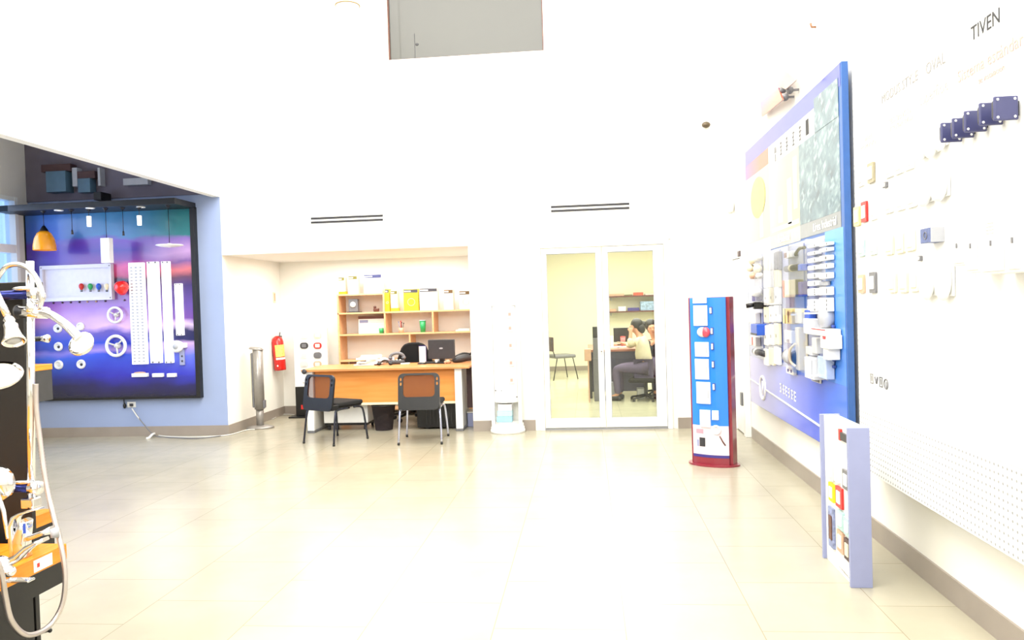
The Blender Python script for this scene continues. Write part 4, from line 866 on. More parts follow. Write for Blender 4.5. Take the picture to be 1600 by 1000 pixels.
for (x,y,rr,lb) in ((516,-4,0.135,'left'),(543,10,0.125,'right')):
    q=onY(x,y,7.9); t=thing('round_ceiling_lamp','white round lamp at the top edge of the view, the %s one of two'%lb,'ceiling lamp',(q.x,7.9,q.z),0,'round hanging lamps')
    d=MB(); d.lathe([(0.0005,-0.04),(rr*0.6,-0.035),(rr*0.95,-0.005),(rr,0.01),(rr*0.9,0.03),(0.0005,0.05)],32); d.build('disc', M['white'], t)
    d=MB(); d.ring((0,0,0.006),rr,0.006,'Z',36,6); d.build('rim', mat('brass_rim',(150,120,70),0.4), t)
    d=MB(); d.cyl((0,0,0.04),(0,0,HZ-q.z),0.006,n=8); d.build('rod', M['white'], t)

# ------------------------------------------------------------------ blue product board on the right wall
XB = 1.62; BYn, BYf, BZ0, BZ1 = 5.02, 7.97, 0.435, 2.945
t = thing('product_board', 'huge blue product board with industrial photo and hanging products on the right wall', 'display board', (XB,6.5,BZ0))
PB = t
d=MB(); d.box(XB+0.003,XB+0.045,BYn,BYf,BZ0,BZ1,bev=0.002); core=d.build('board_core', mat('blue_board_edge',(48,92,160),0.4,var=0.04), t, True)
d=MB(); d.box(XB+0.0455,XR-0.001,BYn+0.3,BYf-0.3,BZ0+0.3,BZ1-0.3); d.build('wall_spacer', M['white'], t, True)
def prn(name, y0,y1,z0,z1,m_, lift=0.0, par=None, th=0.002):
    d=MB(); d.box(XB-lift-th+0.003,XB-lift+0.0025,y0,y1,z0,z1); return d.build(name, m_, par or t, True)
pr_blue = mat('blue_print',(28,84,196),0.28,var=0.12,scale=1.6,coat=0.2)
pr_deep = mat('deep_blue_print',(40,48,160),0.28,var=0.25,scale=2.2,coat=0.2)
pr_pale = mat('pale_lavender_print',(176,180,214),0.3,var=0.05,scale=3,coat=0.2)
def gradprint(name, ca, cb, axis='Y', var=None):
    m=mat(name,ca,0.3,coat=0.2); nt=m.node_tree; b=nt.nodes['Principled BSDF']; tc=nt.nodes.new('ShaderNodeTexCoord'); sep=nt.nodes.new('ShaderNodeSeparateXYZ'); nt.links.new(tc.outputs['Generated'],sep.inputs[0])
    r_=ramp(nt,[(0.0,ca),(0.35,ca if var is None else var),(1.0,cb)]); nt.links.new(sep.outputs[axis],r_.inputs[0]); nt.links.new(r_.outputs[0],b.inputs['Base Color']); return m
# photo-like industrial print: girders and pipes pattern
def industrial():
    m=mat('industrial_print',(90,120,130),0.28,coat=0.2); nt=m.node_tree; b=nt.nodes['Principled BSDF']; tc=nt.nodes.new('ShaderNodeTexCoord')
    mp=nt.nodes.new('ShaderNodeMapping'); mp.inputs['Rotation'].default_value=(R(28),0,0); mp.inputs['Scale'].default_value=(1,1,1.0); nt.links.new(tc.outputs['Object'],mp.inputs[0])
    sp=nt.nodes.new('ShaderNodeSeparateXYZ'); nt.links.new(mp.outputs[0],sp.inputs[0]); cb=nt.nodes.new('ShaderNodeCombineXYZ'); nt.links.new(sp.outputs['Y'],cb.inputs[0]); nt.links.new(sp.outputs['Z'],cb.inputs[1])
    v=nt.nodes.new('ShaderNodeTexBrick'); v.inputs['Scale'].default_value=3.5; v.inputs['Mortar Size'].default_value=0.05; v.inputs['Color1'].default_value=(0.12,0.12,0.12,1); v.inputs['Color2'].default_value=(0.5,0.5,0.5,1); v.inputs['Mortar'].default_value=(0.75,0.75,0.75,1); nt.links.new(cb.outputs[0],v.inputs['Vector'])
    wv=nt.nodes.new('ShaderNodeTexNoise'); wv.inputs['Scale'].default_value=6; wv.inputs['Detail'].default_value=6; nt.links.new(tc.outputs['Object'],wv.inputs['Vector'])
    ad=nt.nodes.new('ShaderNodeMix'); ad.data_type='FLOAT'; ad.inputs[0].default_value=0.6; nt.links.new(v.outputs['Color'],ad.inputs[2]); nt.links.new(wv.outputs['Fac'],ad.inputs[3])
    r_=ramp(nt,[(0.0,(14,44,64)),(0.28,(30,64,84)),(0.42,(70,104,118)),(0.5,(128,152,160)),(0.56,(46,84,102)),(0.68,(92,122,134)),(1,(150,172,176))]); nt.links.new(ad.outputs[0],r_.inputs[0]); nt.links.new(r_.outputs[0],b.inputs['Base Color']); return m
prn('top_strip',BYn+0.02,BYf-0.02,2.80,BZ1-0.005,gradprint('blue_violet_print',(40,60,170),(76,68,158)))
prn('sunset_print',6.97,BYf-0.02,2.66,2.799,gradprint('orange_violet_print',(166,78,50),(100,60,146)))
text('bticino', 0.075, M['paper'], (XB-0.002,7.45,2.73), (0,-1,0), (0,0,1), 'lettering', t) if False else None
prn('industrial_photo',BYn+0.06,6.02,2.02,2.62,industrial())
prn('industrial_photo',BYn+0.06,5.60,2.62,2.86,industrial(),0.002)
prn('header_panel',5.60,6.97,2.62,2.799,M['paper'])
prn('header_panel',5.56,5.60,2.62,2.799,M['paper'],0.0)
room=prn('room_photo',6.02,6.97,2.02,2.619,gradprint('cream_room_print',(178,160,130),(200,188,162)))
left_=prn('lamp_photo',6.97,BYf-0.02,2.02,2.659,gradprint('beige_lamp_print',(156,150,144),(180,172,170)))
d=MB(); d.prism([(0.30*math.cos(R(q)),0.19*math.sin(R(q))) for q in range(0,360,12)],0.0005,0.002,faceX(XB,7.42,2.42)); d.build('yellow_disc', mat('lemon_print',(216,206,60),0.4,coat=0.5), left_, True)
prn('printed_tower',7.25,7.36,2.04,2.30,M['paper'],0.001,left_)
for (y0,y1,z0,z1,nm) in ((6.25,6.36,2.06,2.42,'white'),(6.08,6.18,2.16,2.56,'offw'),(6.52,6.66,2.10,2.24,'cream'),(6.05,6.9,2.04,2.075,'offw'),(6.86,6.93,2.1,2.5,'paper')): prn('printed_furniture',y0,y1,z0,z1,M[nm],0.0015,room)
prn('caption_strip',BYn+0.06,6.02,1.915,2.019,mat('grey_caption_print',(96,104,112),0.3,coat=0.5))
prn('caption_strip',6.02,6.97,1.905,2.019,mat('greige_caption_print',(168,160,150),0.3,coat=0.5))
prn('caption_strip',6.97,BYf-0.02,1.895,2.019,mat('pale_caption_print',(188,180,186),0.3,coat=0.5))
text('L\u00ednea Industrial', 0.085, M['paper'], (XB-0.0015,5.42,1.965), (0,-1,0), (0,0,1), 'lettering', t)
text('Residencial', 0.085, M['paper'], (XB-0.0015,6.5,1.96), (0,-1,0), (0,0,1), 'lettering', t)
for i,g in enumerate(('B','I','H','A','X','E')):
    y=6.72-0.19*i; d=MB(); z=2.70
    if i==0: d.box(XB-0.002,XB-0.0005,y-0.02,y+0.02,z-0.07,z-0.01); d.box(XB-0.002,XB-0.0005,y-0.03,y+0.03,z+0.0,z+0.05)
    elif i==5: d.box(XB-0.002,XB-0.0005,y-0.035,y+0.035,z-0.05,z+0.06)
    else:
        for k in range(4): d.box(XB-0.002,XB-0.0005,y-0.035+0.01*((i+k)%3),y+0.03-0.012*((i*k)%2),z-0.05+0.03*k,z-0.038+0.03*k)
        d.box(XB-0.002,XB-0.0005,y-0.005,y+0.006,z-0.05,z+0.06)
    d.build('printed_glyph', M['gray'] if i<5 else M['ink'], t, True)
# product zone background
prn('product_field',5.42,BYf-0.02,0.90,1.894,mat('lavender_field',(150,156,190),0.3,var=0.06,coat=0.5))
prn('blue_field',BYn+0.02,5.42,0.90,1.914,gradprint('blue_field_print',(46,120,218),(66,144,230),'Z'))
prn('lower_band',BYn+0.02,BYf-0.01,BZ0+0.004,0.899,gradprint('blue_print_with_glare',(50,104,216),(176,174,212),'Y',(84,104,214)))  # paler far end: printed gradient plus glare painted into the colour
for y in (5.93,6.64,7.32): prn('column_divider',y-0.025,y+0.025,0.93,1.88,M['inkb'],0.0005)
mid=0.63
d=MB(); d.tube([(XB-0.002,BYf-0.02,0.665),(XB-0.002,7.5,0.645)],0.006,6); d.tube([(XB-0.002,7.28,0.63),(XB-0.002,5.35,0.545)],0.008,6); d.build('white_line', M['white'], t, True)
d=MB(); d.ring((XB-0.002,7.39,0.635),0.105,0.014,'X',32,8); d.tube([(XB-0.003,7.39,0.57),(XB-0.003,7.39,0.70)],0.01,6); d.build('round_emblem', M['white'], t, True)
for i in range(6):
    y=6.72-0.09*i; z=0.71-0.004*i; d=MB()
    for k in range(3): d.box(XB-0.003,XB-0.0005,y-0.028,y+0.026-0.01*((i+k)%2),z-0.04+0.032*k,z-0.028+0.032*k)
    d.box(XB-0.003,XB-0.0005,y-0.006+0.02*((i%3)-1),y+0.008+0.02*((i%3)-1),z-0.04,z+0.04)
    d.build('printed_glyph', M['white'], t, True)
text('\u2022 www', 0.05, M['paper'], (XB-0.0015,5.35,0.49), (0,-1,0), (0,0,1), 'lettering', t)
# clear acrylic covers
def acrylic_case(y0,y1,z0,z1,dp,label):
    c=thing('acrylic_cover',label,'cover',(XB,(y0+y1)/2,z0),0,'clear acrylic covers on the blue board'); x0=XB-dp; th=0.004
    d=MB(); d.box(x0,x0+th,y0,y1,z0,z1); d.build('front_sheet', M['acrylic'], c, True)
    d=MB(); d.box(x0+th,XB-0.001,y0,y0+th,z0,z1); d.build('end_sheet', M['acrylic'], c, True)
    d=MB(); d.box(x0+th,XB-0.001,y1-th,y1,z0,z1); d.build('end_sheet', M['acrylic'], c, True)
    for z in (z0,z1-0.012): d=MB(); d.box(x0-0.002,XB-0.001,y0-0.012,y0-0.001,z,z+0.012); d.build('white_edge', M['white'], c, True)
    return c
acrylic_case(5.44,5.92,1.40,1.87,0.12,'clear acrylic cover over the grid of white modules, upper right on the blue board')
acrylic_case(5.44,5.92,0.93,1.37,0.14,'clear acrylic cover over the jumbled white devices, lower right on the blue board')
acrylic_case(5.95,6.60,1.34,1.87,0.10,'clear acrylic cover over the dark connector and orange module')
acrylic_case(6.70,7.28,1.42,1.87,0.08,'clear acrylic cover over the upper white strips')
# products
def prod(name,label,cat,x,y,w_,h_,dp,m_,group=None,detail=None,dm=None,lift=0.002,shape='box'):
    """x,y: centre in the photo; w_,h_: size in metres on the board"""
    q=onX(x,y,XB-dp); t_=thing(name,label,cat,(XB,q.y,q.z-h_/2),0,group); d_=MB()
    if shape=='box': d_.box(-lift-dp,-lift,-w_/2,w_/2,0,h_,bev=min(0.006,dp*0.3))
    elif shape=='cyl': d_.cyl((-lift-dp/2,-w_/2,h_/2),(-lift-dp/2,w_/2,h_/2),h_/2,n=18)
    elif shape=='disc': d_.lathe([(0.0005,0),(w_/2*0.8,0.0),(w_/2,-dp*0.3),(w_/2*0.95,-dp),(0.0005,-dp)],22,Matrix.Translation((-lift-dp,0,h_/2))@Matrix.Rotation(R(-90),4,'Y'))
    elif shape=='ball': d_.ball((-lift-dp/2,0,h_/2),dp/2,w_/2,h_/2,14)
    bo_=d_.build('body', m_, t_)
    if detail:
        for (a,b_,c_,e_) in detail:
            d_=MB(); d_.box(-lift-dp-0.004,-lift-dp-0.0005,-w_/2+a*w_,-w_/2+b_*w_,c_*h_,e_*h_,bev=0.001); d_.build('front_detail', dm or M['dkgray'], bo_)
    return t_
ordn=['topmost','second','third','fourth','fifth','sixth','seventh','lowest']
ys=[384.5,396,407,418.5,431,443,456.5,477.5]; yr=[382,390.5,403.5,416,431,0,455,476]; hs=[0.020,0.024,0.032,0.032,0.038,0.036,0.052,0.088]
for i in range(8):
    prod('white_module','white breaker module in the left column under the acrylic cover, %s of eight'%ordn[i],'module',1268,ys[i],0.20,hs[i],0.045,M['white'],'white modules in the acrylic grid',[(0.04,0.10,0.2,0.8)] if i<6 else [(0.04,0.10,0.1+0.3*k,0.28+0.3*k) for k in range(3)],M['gray'])
    if i==5: prod('open_rail','empty grey rail slot beside the sixth module of the acrylic grid','rail',1287,443,0.18,0.03,0.02,M['ltgray']); continue
    prod('white_module','white breaker module in the right column under the acrylic cover, %s of the rows'%ordn[i],'module',1286.5,yr[i],0.19,hs[i]*1.05,0.045,M['white'],'white modules in the acrylic grid',[(0.04,0.09,0.2,0.8)] if i not in (2,7) else ([(0.1,0.26,0.25,0.75)] if i==2 else [(0.04,0.10,0.1+0.3*k,0.28+0.3*k) for k in range(3)]),M['gray'])
prod('round_socket','grey round industrial socket under the module grid','socket',1282,497,0.15,0.10,0.07,M['ltgray'],None,None,None,0.002,'disc')
prod('blue_socket','small blue industrial socket beside the grey round one','socket',1261,492,0.12,0.07,0.05,M['bluepl'])
prod('white_device','white square device above the slanted red-edged box','device',1262,510,0.22,0.11,0.07,M['white'],'jumbled white devices')
a=prod('red_edged_box','long white box with a red edge lying askew in the lower acrylic cover','box',1279,519,0.30,0.045,0.10,M['white'],None,[(0,1,0.85,1.0)],M['redp'])
prod('white_device','white device with small red mark below the red-edged box','device',1288,534,0.17,0.09,0.09,M['white'],'jumbled white devices',[(0.3,0.6,0.7,0.95)],M['redp'])
prod('white_device','lilac white sloping device left of the red-marked one','device',1272,540,0.10,0.11,0.07,M['offw'],'jumbled white devices')
prod('white_device','white upright device at the right edge of the lower acrylic cover','device',1290,549,0.10,0.11,0.08,M['white'],'jumbled white devices')
prod('white_device','grey white flat device at the middle of the lower acrylic cover','device',1264,548,0.16,0.06,0.05,M['offw'],'jumbled white devices')
prod('white_enclosure','white square enclosure at the bottom of the lower acrylic cover','enclosure',1264,575,0.22,0.15,0.08,M['white'],None,[(0.1,0.14,0.1,0.9)],M['ltgray'])
prod('clear_case','clear glassy case with blue tint right of the white enclosure','case',1284,574,0.18,0.15,0.06,mat('clear_blue_case',(180,194,222),0.15,coat=0.2))
for i in range(7): prod('small_terminal','tiny dark terminal in the right edge column, %s of seven'%ordn[i if i<6 else 7],'terminal',1299.5+0.3*i,510+10.5*i,0.035,0.02,0.02,M['inkb'],'tiny terminals at the right edge')
prod('printed_label','dark lettered label strip under the clear glassy case','label',1275,594,0.22,0.03,0.01,M['offw'],None,[(0.1,0.9,0.2,0.8)],M['gray'])
# column three
prod('cable_plug','white plug with dark end at the top of the third column','plug',1231,398,0.22,0.05,0.05,M['white'],None,[(0.6,0.95,0.1,0.9)],M['brown'])
q=onX(1248,393,XB-0.06); a=MB(); a.tube(smooth_pts([(XB-0.05,q.y+0.10,q.z-0.02),(XB-0.07,q.y+0.05,q.z-0.015),(XB-0.06,q.y-0.02,q.z+0.02),(XB-0.05,q.y-0.12,q.z+0.02)],6),0.012,8); single('curved_lead', a, M['dkgray'], 'dark curved lead right of the white plug in the third column', 'cable')
t_=prod('dark_connector','black round industrial connector with yellow ring in the third column','connector',1232,419,0.34,0.05,0.06,M['black'],None,None,None,0.002,'cyl')
d=MB(); d.cyl((-0.032,-0.02,0.025),(-0.032,0.02,0.025),0.028); d.build('yellow_ring', M['cream'], t_)
prod('blue_connector','small blue connector right of the black one','connector',1249,418,0.08,0.05,0.05,M['bluepl'])
prod('orange_module','orange and white module in the middle of the third column','module',1233,451,0.36,0.135,0.06,M['cream'],None,[(0.86,1.0,0.0,1.0)],mat('orange_plastic',(226,96,50),0.4))
prod('blue_terminal','dark blue terminal block right of the orange and white module','terminal block',1250,452,0.10,0.11,0.05,M['purple'])
prod('yellow_module','yellow module pair below the orange and white module','module',1230,494,0.27,0.12,0.06,mat('pale_yellow_plastic',(232,210,140),0.4),None,[(0.3,0.36,0.1,0.85),(0.66,0.70,0.0,1.0)],M['brown'])
prod('cream_module','cream module right of the yellow module pair','module',1247,494,0.17,0.11,0.06,M['cream'])
prod('white_switch_box','white switch box with faint key above the black reel','switch',1231,526,0.2,0.10,0.05,M['white'],None,[(0.3,0.7,0.1,0.3)],M['ltgray'])
t_=prod('black_reel','black cable reel with grey core at the bottom of the third column','reel',1230,558,0.30,0.11,0.10,M['black'],None,None,None,0.002,'cyl')
d=MB(); d.cyl((-0.055,-0.07,0.055),(-0.055,0.09,0.055),0.062); d.build('grey_core', M['ltgray'], t_)
prod('cream_handle_device','tall cream device with curved handle right of the black reel','device',1245.5,545,0.09,0.32,0.07,M['cream'])
q=onX(1241,556,XB-0.1); a=MB(); a.tube(smooth_pts([(XB-0.09,q.y,q.z+0.09),(XB-0.12,q.y+0.04,q.z+0.04),(XB-0.12,q.y+0.04,q.z-0.04),(XB-0.09,q.y,q.z-0.08)],6),0.010,8); single('wire_loop', a, M['cream'], 'thin cream curved grip in front of the black reel', 'handle')
prod('small_rj_box','small violet marked box at the very bottom of the third column','box',1234,579,0.22,0.06,0.03,M['offw'],None,[(0.2,0.3,0.3,0.7),(0.6,0.75,0.3,0.7)],M['purple'])
# column two : stacks of narrow white strips
for j,(y0,h_,lb) in enumerate(((409,0.16,'topmost'),(435,0.16,'second'),(463,0.15,'third'),(491,0.14,'fourth'),(523,0.18,'fifth'),(557,0.15,'lowest'))):
    for k in range(3):
        prod('narrow_strip','narrow white strip device, %s of three in the %s row of the second column'%(('left','middle','right')[k],lb),'strip device',1196.5+8.2*k,y0+(1-k)*1.0,0.16,h_,0.03,(M['white'] if (j+k)%3 else M['cream']) if not(j==0 and k==2) else M['gray'],'white strips in the second column',[(0.45,0.55,0.35,0.5)] if j in(2,3,4) else None,M['inkg'])
prod('violet_tag','small violet tag between the first and second columns','tag',1201,511,0.16,0.05,0.02,M['lilac'])
# column one
for i,(x,y,r_,nm) in enumerate(((1170,407,.10,'cream'),(1180,403,.08,'offw'),(1167,419,.10,'cream'),(1178,420,.12,'cream'),(1171,431,.09,'tan'),(1181,431,.08,'offw'))):
    prod('cream_fitting','cream knobbly fitting in the cluster at the far top, '+('upper left','upper right','middle left','middle right','lower left','lower right')[i]+' one','fitting',x,y,r_*1.9,r_*0.75,0.07,M[nm],'cream fittings at the far top of the blue board',None,None,0.002,'ball')
prod('dark_nub','tiny dark stud under the cream fittings','stud',1174,434,0.10,0.025,0.04,M['dkbrown'])
prod('white_lamp_head','white round lamp head above the violet bodied lamp in the far column','lamp head',1174,456,0.30,0.10,0.09,M['white'],None,None,None,0.002,'ball')
prod('violet_lamp_body','violet lamp body under the white round head in the far column','lamp body',1178,466,0.16,0.06,0.06,M['purple'])
q=onX(1172,478,XB-0.14); a=MB(); a.cyl((XB-0.17,q.y+0.02,q.z),(XB-0.10,q.y,q.z+0.01),0.022,0.018); a.box(XB-0.11,XB-0.002,q.y-0.03,q.y+0.03,q.z-0.03,q.z+0.035,bev=0.006); single('black_torch', a, M['black'], 'black torch sticking out of the far column of the blue board', 'torch')
prod('white_block','white block beside the black torch','block',1183,479,0.2,0.05,0.05,M['white'])
prod('pale_cluster','pale grey fitting under the black torch','fitting',1175,497,0.3,0.10,0.05,M['offw'])
prod('blue_box','bright blue box with dark foot in the far column','box',1178,515,0.26,0.10,0.10,M['bluepl'],None,[(0.0,1.0,0.0,0.18)],M['dkgray'])
prod('wired_fitting','white fitting with brown wire below the blue box','fitting',1176,533,0.26,0.09,0.05,M['offw'],None,[(0.45,0.55,0.1,0.95)],M['redp'])
t_=prod('dark_projector','dark grey cylindrical spotlight lowest in the far column','spotlight',1181,551,0.40,0.055,0.07,M['dkgray'],None,None,None,0.002,'cyl')
d=MB(); d.cyl((-0.036,0.08,0.027),(-0.036,0.14,0.027),0.034); d.build('white_collar', M['offw'], t_)
# angled sign with clamps above
q=onX(1222,150,1.5)
t=thing('angled_sign','small angled sunset sign with grey clamps sticking out above the blue board','sign',(XR,6.55,3.15))
sg=gradprint('sunset_sign_print',(206,164,140),(120,130,176),'Z')
def quad(pts,th,name,m_,par):
    P_=[Vector(p) for p in pts]; n_=(P_[1]-P_[0]).cross(P_[2]-P_[0]).normalized()*th
    d=MB(); d._add([tuple(p) for p in P_]+[tuple(p+n_) for p in P_],[(0,1,2,3),(7,6,5,4),(0,4,5,1),(1,5,6,2),(2,6,7,3),(3,7,4,0)]); return d.build(name,m_,par,True)
a=quad([onX(1192,183,1.66),onX(1225,156,1.60),onX(1218,137,1.62),onX(1190,160,1.66)],0.012,'lower_wing',gradprint('sunset_sign_print2',(160,84,60),(56,60,140),'Z'),t)
b_=quad([onX(1208,128,1.67),onX(1230,139,1.60),onX(1246,125,1.52),onX(1213,96,1.67)],0.012,'upper_wing',gradprint('pale_sign_print',(150,104,92),(66,96,146),'Z'),t)
for (x,y) in ((1224,140),(1227,152),(1234,141)): c_=onX(x,y,1.63); d=MB(); d.ball(c_,0.03,0.04,0.03,8); d.box(c_.x,XR-0.001,c_.y-0.008,c_.y+0.008,c_.z-0.008,c_.z+0.008); d.build('clamp', M['gray'], t, True)

# ------------------------------------------------------------------ white pegboard with socket plates
XP = 1.58
def peg_mat():
    m=mat('white_pegboard',(238,238,236),0.45,var=0.01); nt=m.node_tree; b=nt.nodes['Principled BSDF']; tc=nt.nodes.new('ShaderNodeTexCoord'); sep=nt.nodes.new('ShaderNodeSeparateXYZ'); nt.links.new(tc.outputs['Object'],sep.inputs[0])
    def mth(op,a,b_=None):
        q=nt.nodes.new('ShaderNodeMath'); q.operation=op
        for i_,v_ in enumerate((a,b_)):
            if v_ is None: continue
            if isinstance(v_,(int,float)): q.inputs[i_].default_value=v_
            else: nt.links.new(v_,q.inputs[i_])
        return q.outputs[0]
    S=0.032
    fy=mth('SUBTRACT',mth('FRACT',mth('DIVIDE',mth('ADD',sep.outputs['Y'],20.0),S)),0.5); fz=mth('SUBTRACT',mth('FRACT',mth('DIVIDE',mth('ADD',sep.outputs['Z'],20.0),S)),0.5)
    r2=mth('ADD',mth('MULTIPLY',fy,fy),mth('MULTIPLY',fz,fz)); hole=mth('LESS_THAN',r2,0.034)
    mx=nt.nodes.new('ShaderNodeMix'); mx.data_type='RGBA'; nt.links.new(hole,mx.inputs[0]); mx.inputs[6].default_value=rgb(238,238,236); mx.inputs[7].default_value=rgb(150,150,150)
    nt.links.new(mx.outputs[2],b.inputs['Base Color']); return m
t = thing('pegboard', 'large white perforated board with rows of wall plates on the right wall', 'pegboard', (XP,3.4,0.46)); PG=t
d=MB(); d.box(XP,XP+0.018,1.9,4.70,0.46,3.3,bev=0.002); d.build('perforated_sheet', peg_mat(), t, True)
d=MB(); d.box(XP+0.019,XR-0.001,1.9,4.70,0.49,0.55); d.box(XP+0.019,XR-0.001,4.63,4.70,0.551,3.25); d.box(XP+0.019,XR-0.001,1.9,4.63,3.2,3.25); d.build('mounting_frame', M['white'], t, True)
d=MB(); d.box(XP-0.003,XP-0.0005,3.302,4.685,0.82,2.75); cp=d.build('smooth_panel', M['white'], t, True)
d=MB(); d.box(XP-0.003,XP-0.0005,1.95,3.30,0.82,3.1); d.build('smooth_panel', M['white'], t, True)
XT=XP-0.0045
def wtext(s_,x,y,size,m_,xs=1.0,bold=0.0):
    q=onX(x,y,XT); return text(s_,size,m_,(XT,q.y,q.z),(0,-1,0),(0,0,1),'lettering',PG,0.001,True,'CENTER',0,bold,xs)
wtext('TIVEN',1539,40,0.082,M['ink'])
wtext('Sistema est\u00e1ndar',1543,94,0.072,M['inkp'])
q=onX(1548,104,XT); text('de instalaci\u00f3n',0.036,M['inkp'],(XT,q.y,q.z-0.03),(0,-1,0),(0,0,1),'lettering',PG,0.001)
wtext('OVAL',1461,100,0.075,M['inkg']); wtext('superficie',1458,145,0.075,M['inkl'])
wtext('MODUS STYLE',1404,138,0.070,M['inkg']); wtext('residencial',1405,180,0.065,M['inkl']); wtext('internacional',1407,192,0.055,M['inkl'])
wtext('VIZIO' if False else 'LUZICA',1349,174,0.065,M['inkp']) if False else None
wtext('l\u00ednea',1357,213,0.06,M['inkl']); wtext('econ\u00f3mica',1356,226,0.055,M['inkl'])
# social icons
for i,(x,y) in enumerate(((1362,591.5),(1369.5,594),(1376.5,597),(1384.5,600))):
    q=onX(x,y,XT); d=MB()
    if i==3: d.ring((XT,q.y,q.z),0.026,0.004,'X',20,6); d.box(XT-0.001,XT+0.001,q.y-0.004,q.y+0.004,q.z-0.02,q.z+0.01)
    elif i==1: d.tube([(XT,q.y+0.02,q.z+0.016),(XT,q.y-0.004,q.z-0.016),(XT,q.y-0.022,q.z+0.02)],0.006,6)
    else:
        d.box(XT-0.001,XT+0.001,q.y-0.02,q.y+0.02,q.z-0.028,q.z-0.022); d.box(XT-0.001,XT+0.001,q.y-0.02,q.y+0.02,q.z+0.022,q.z+0.028); d.box(XT-0.001,XT+0.001,q.y-0.022,q.y-0.016,q.z-0.028,q.z+0.028); d.box(XT-0.001,XT+0.001,q.y+0.016,q.y+0.022,q.z-0.028,q.z+0.028)
        d.box(XT-0.001,XT+0.001,q.y-0.004,q.y+0.004,q.z-0.014,q.z+0.016)
    d.build('printed_icon', M['gray'] if i!=0 else M['inkg'], PG, True)
# plates
XQ=XP-0.004
def plate_w(x,y,w_,h_,mf,mi,label,group,name='wall_plate',th=0.012,cat='wall plate',insert=True):
    q=onX(x,y,XQ); t_=thing(name,label,cat,(XQ,q.y,q.z-h_/2),0,group); mt=Matrix(((0,0,-1,0),(-1,0,0,0),(0,1,0,h_/2),(0,0,0,1)))
    d_=MB(); d_.prism(rrect(w_,h_,0.006,3),0.0005,th,mt); fr_=d_.build('frame', mf, t_)
    if insert:
        d_=MB(); d_.prism(rrect(w_*0.60,h_*0.62,0.003,2),th+0.0002,th+0.004,mt); d_.build('switch_insert', mi, fr_)
    return t_
G1='coloured plates on the pegboard'
rows=('top','second','third','bottom')
plate_w(1346,277,0.10,0.105,M['white'],M['offw'],'white plate left of the bronze frame, top row of the pegboard',G1)
plate_w(1363,270,0.09,0.11,mat('bronze_frame',(150,142,116),0.35),M['white'],'bronze framed plate in the top row of the pegboard',G1)
plate_w(1341,338,0.09,0.11,mat('straw_frame',(236,214,140),0.4),M['white'],'straw yellow plate left of the red frame',G1)
plate_w(1352.5,331,0.085,0.115,M['redp'],M['white'],'red framed plate, second row of the pegboard',G1)
plate_w(1366,327,0.10,0.115,M['white'],M['offw'],'white plate with dark edge right of the red frame',G1)
plate_w(1347,387,0.10,0.10,M['teal'],M['white'],'pale green plate, third row of the pegboard, left one',G1)
plate_w(1365,384,0.10,0.10,mat('mint_frame',(200,220,216),0.4),M['white'],'pale mint plate, third row of the pegboard, right one',G1)
plate_w(1348,443.5,0.09,0.105,M['tan'],M['white'],'tan framed plate, bottom row of the pegboard',G1)
plate_w(1366,441.5,0.09,0.115,M['gray'],M['white'],'dark grey framed plate, bottom row of the pegboard',G1)
plate_w(1385,289,0.05,0.03,M['gray'],M['offw'],'tiny dark rimmed tag above the second row of plates',None,'small_tag',cat='tag')
plate_w(1439.5,403.5,0.03,0.026,M['gray'],M['white'],'tiny grey rimmed tag under the steel box',None,'small_tag',cat='tag')
G2='pale plates in the middle of the pegboard'
for r_,(xs_,y0) in enumerate((((1391,1406,1422),(262,256,249)),((1390,1408,1426),(318,313,308)),((1391,1408,1424),(383,380,376)),((1396,1413,1431),(442,441,439)))):
    for k in range(3):
        plate_w(xs_[k],y0[k],0.105,0.10,M['cream'] if r_ in(2,3) else M['white'],M['offw'] if (k+r_)%2 else M['white'],'pale plate, %s of three in the %s row, middle of the pegboard'%(('left','middle','right')[k],rows[r_]),G2)
def dome(x,y,w_,h_,label,m_=None):
    q=onX(x,y,XQ); t_=thing('surface_dome',label,'socket housing',(XQ,q.y,q.z-h_/2),0,'rounded surface housings on the pegboard'); d_=MB(); d_.ball((-0.001-0.026,0,h_/2),0.026,w_/2,h_/2,18); d_.build('dome_shell', m_ or M['white'], t_)
    d_=MB(); d_.box(-0.012,-0.0005,-w_/2*0.9,w_/2*0.9,0.02,h_-0.02,bev=0.004); d_.build('back_plate', M['white'], t_)
dome(1447,233,0.09,0.11,'smaller rounded housing left in the top row under the black boxes'); dome(1463,229,0.09,0.10,'smaller rounded housing right in the top row under the black boxes'); dome(1478,221,0.07,0.08,'smallest rounded housing right under the black boxes')
dome(1452,301,0.13,0.13,'rounded housing on the left in the second row'); dome(1476,292,0.13,0.13,'rounded housing on the right in the second row')
dome(1457,440,0.13,0.17,'large drooping housing on the left in the bottom row'); dome(1483,438,0.13,0.18,'large drooping housing on the right in the bottom row')
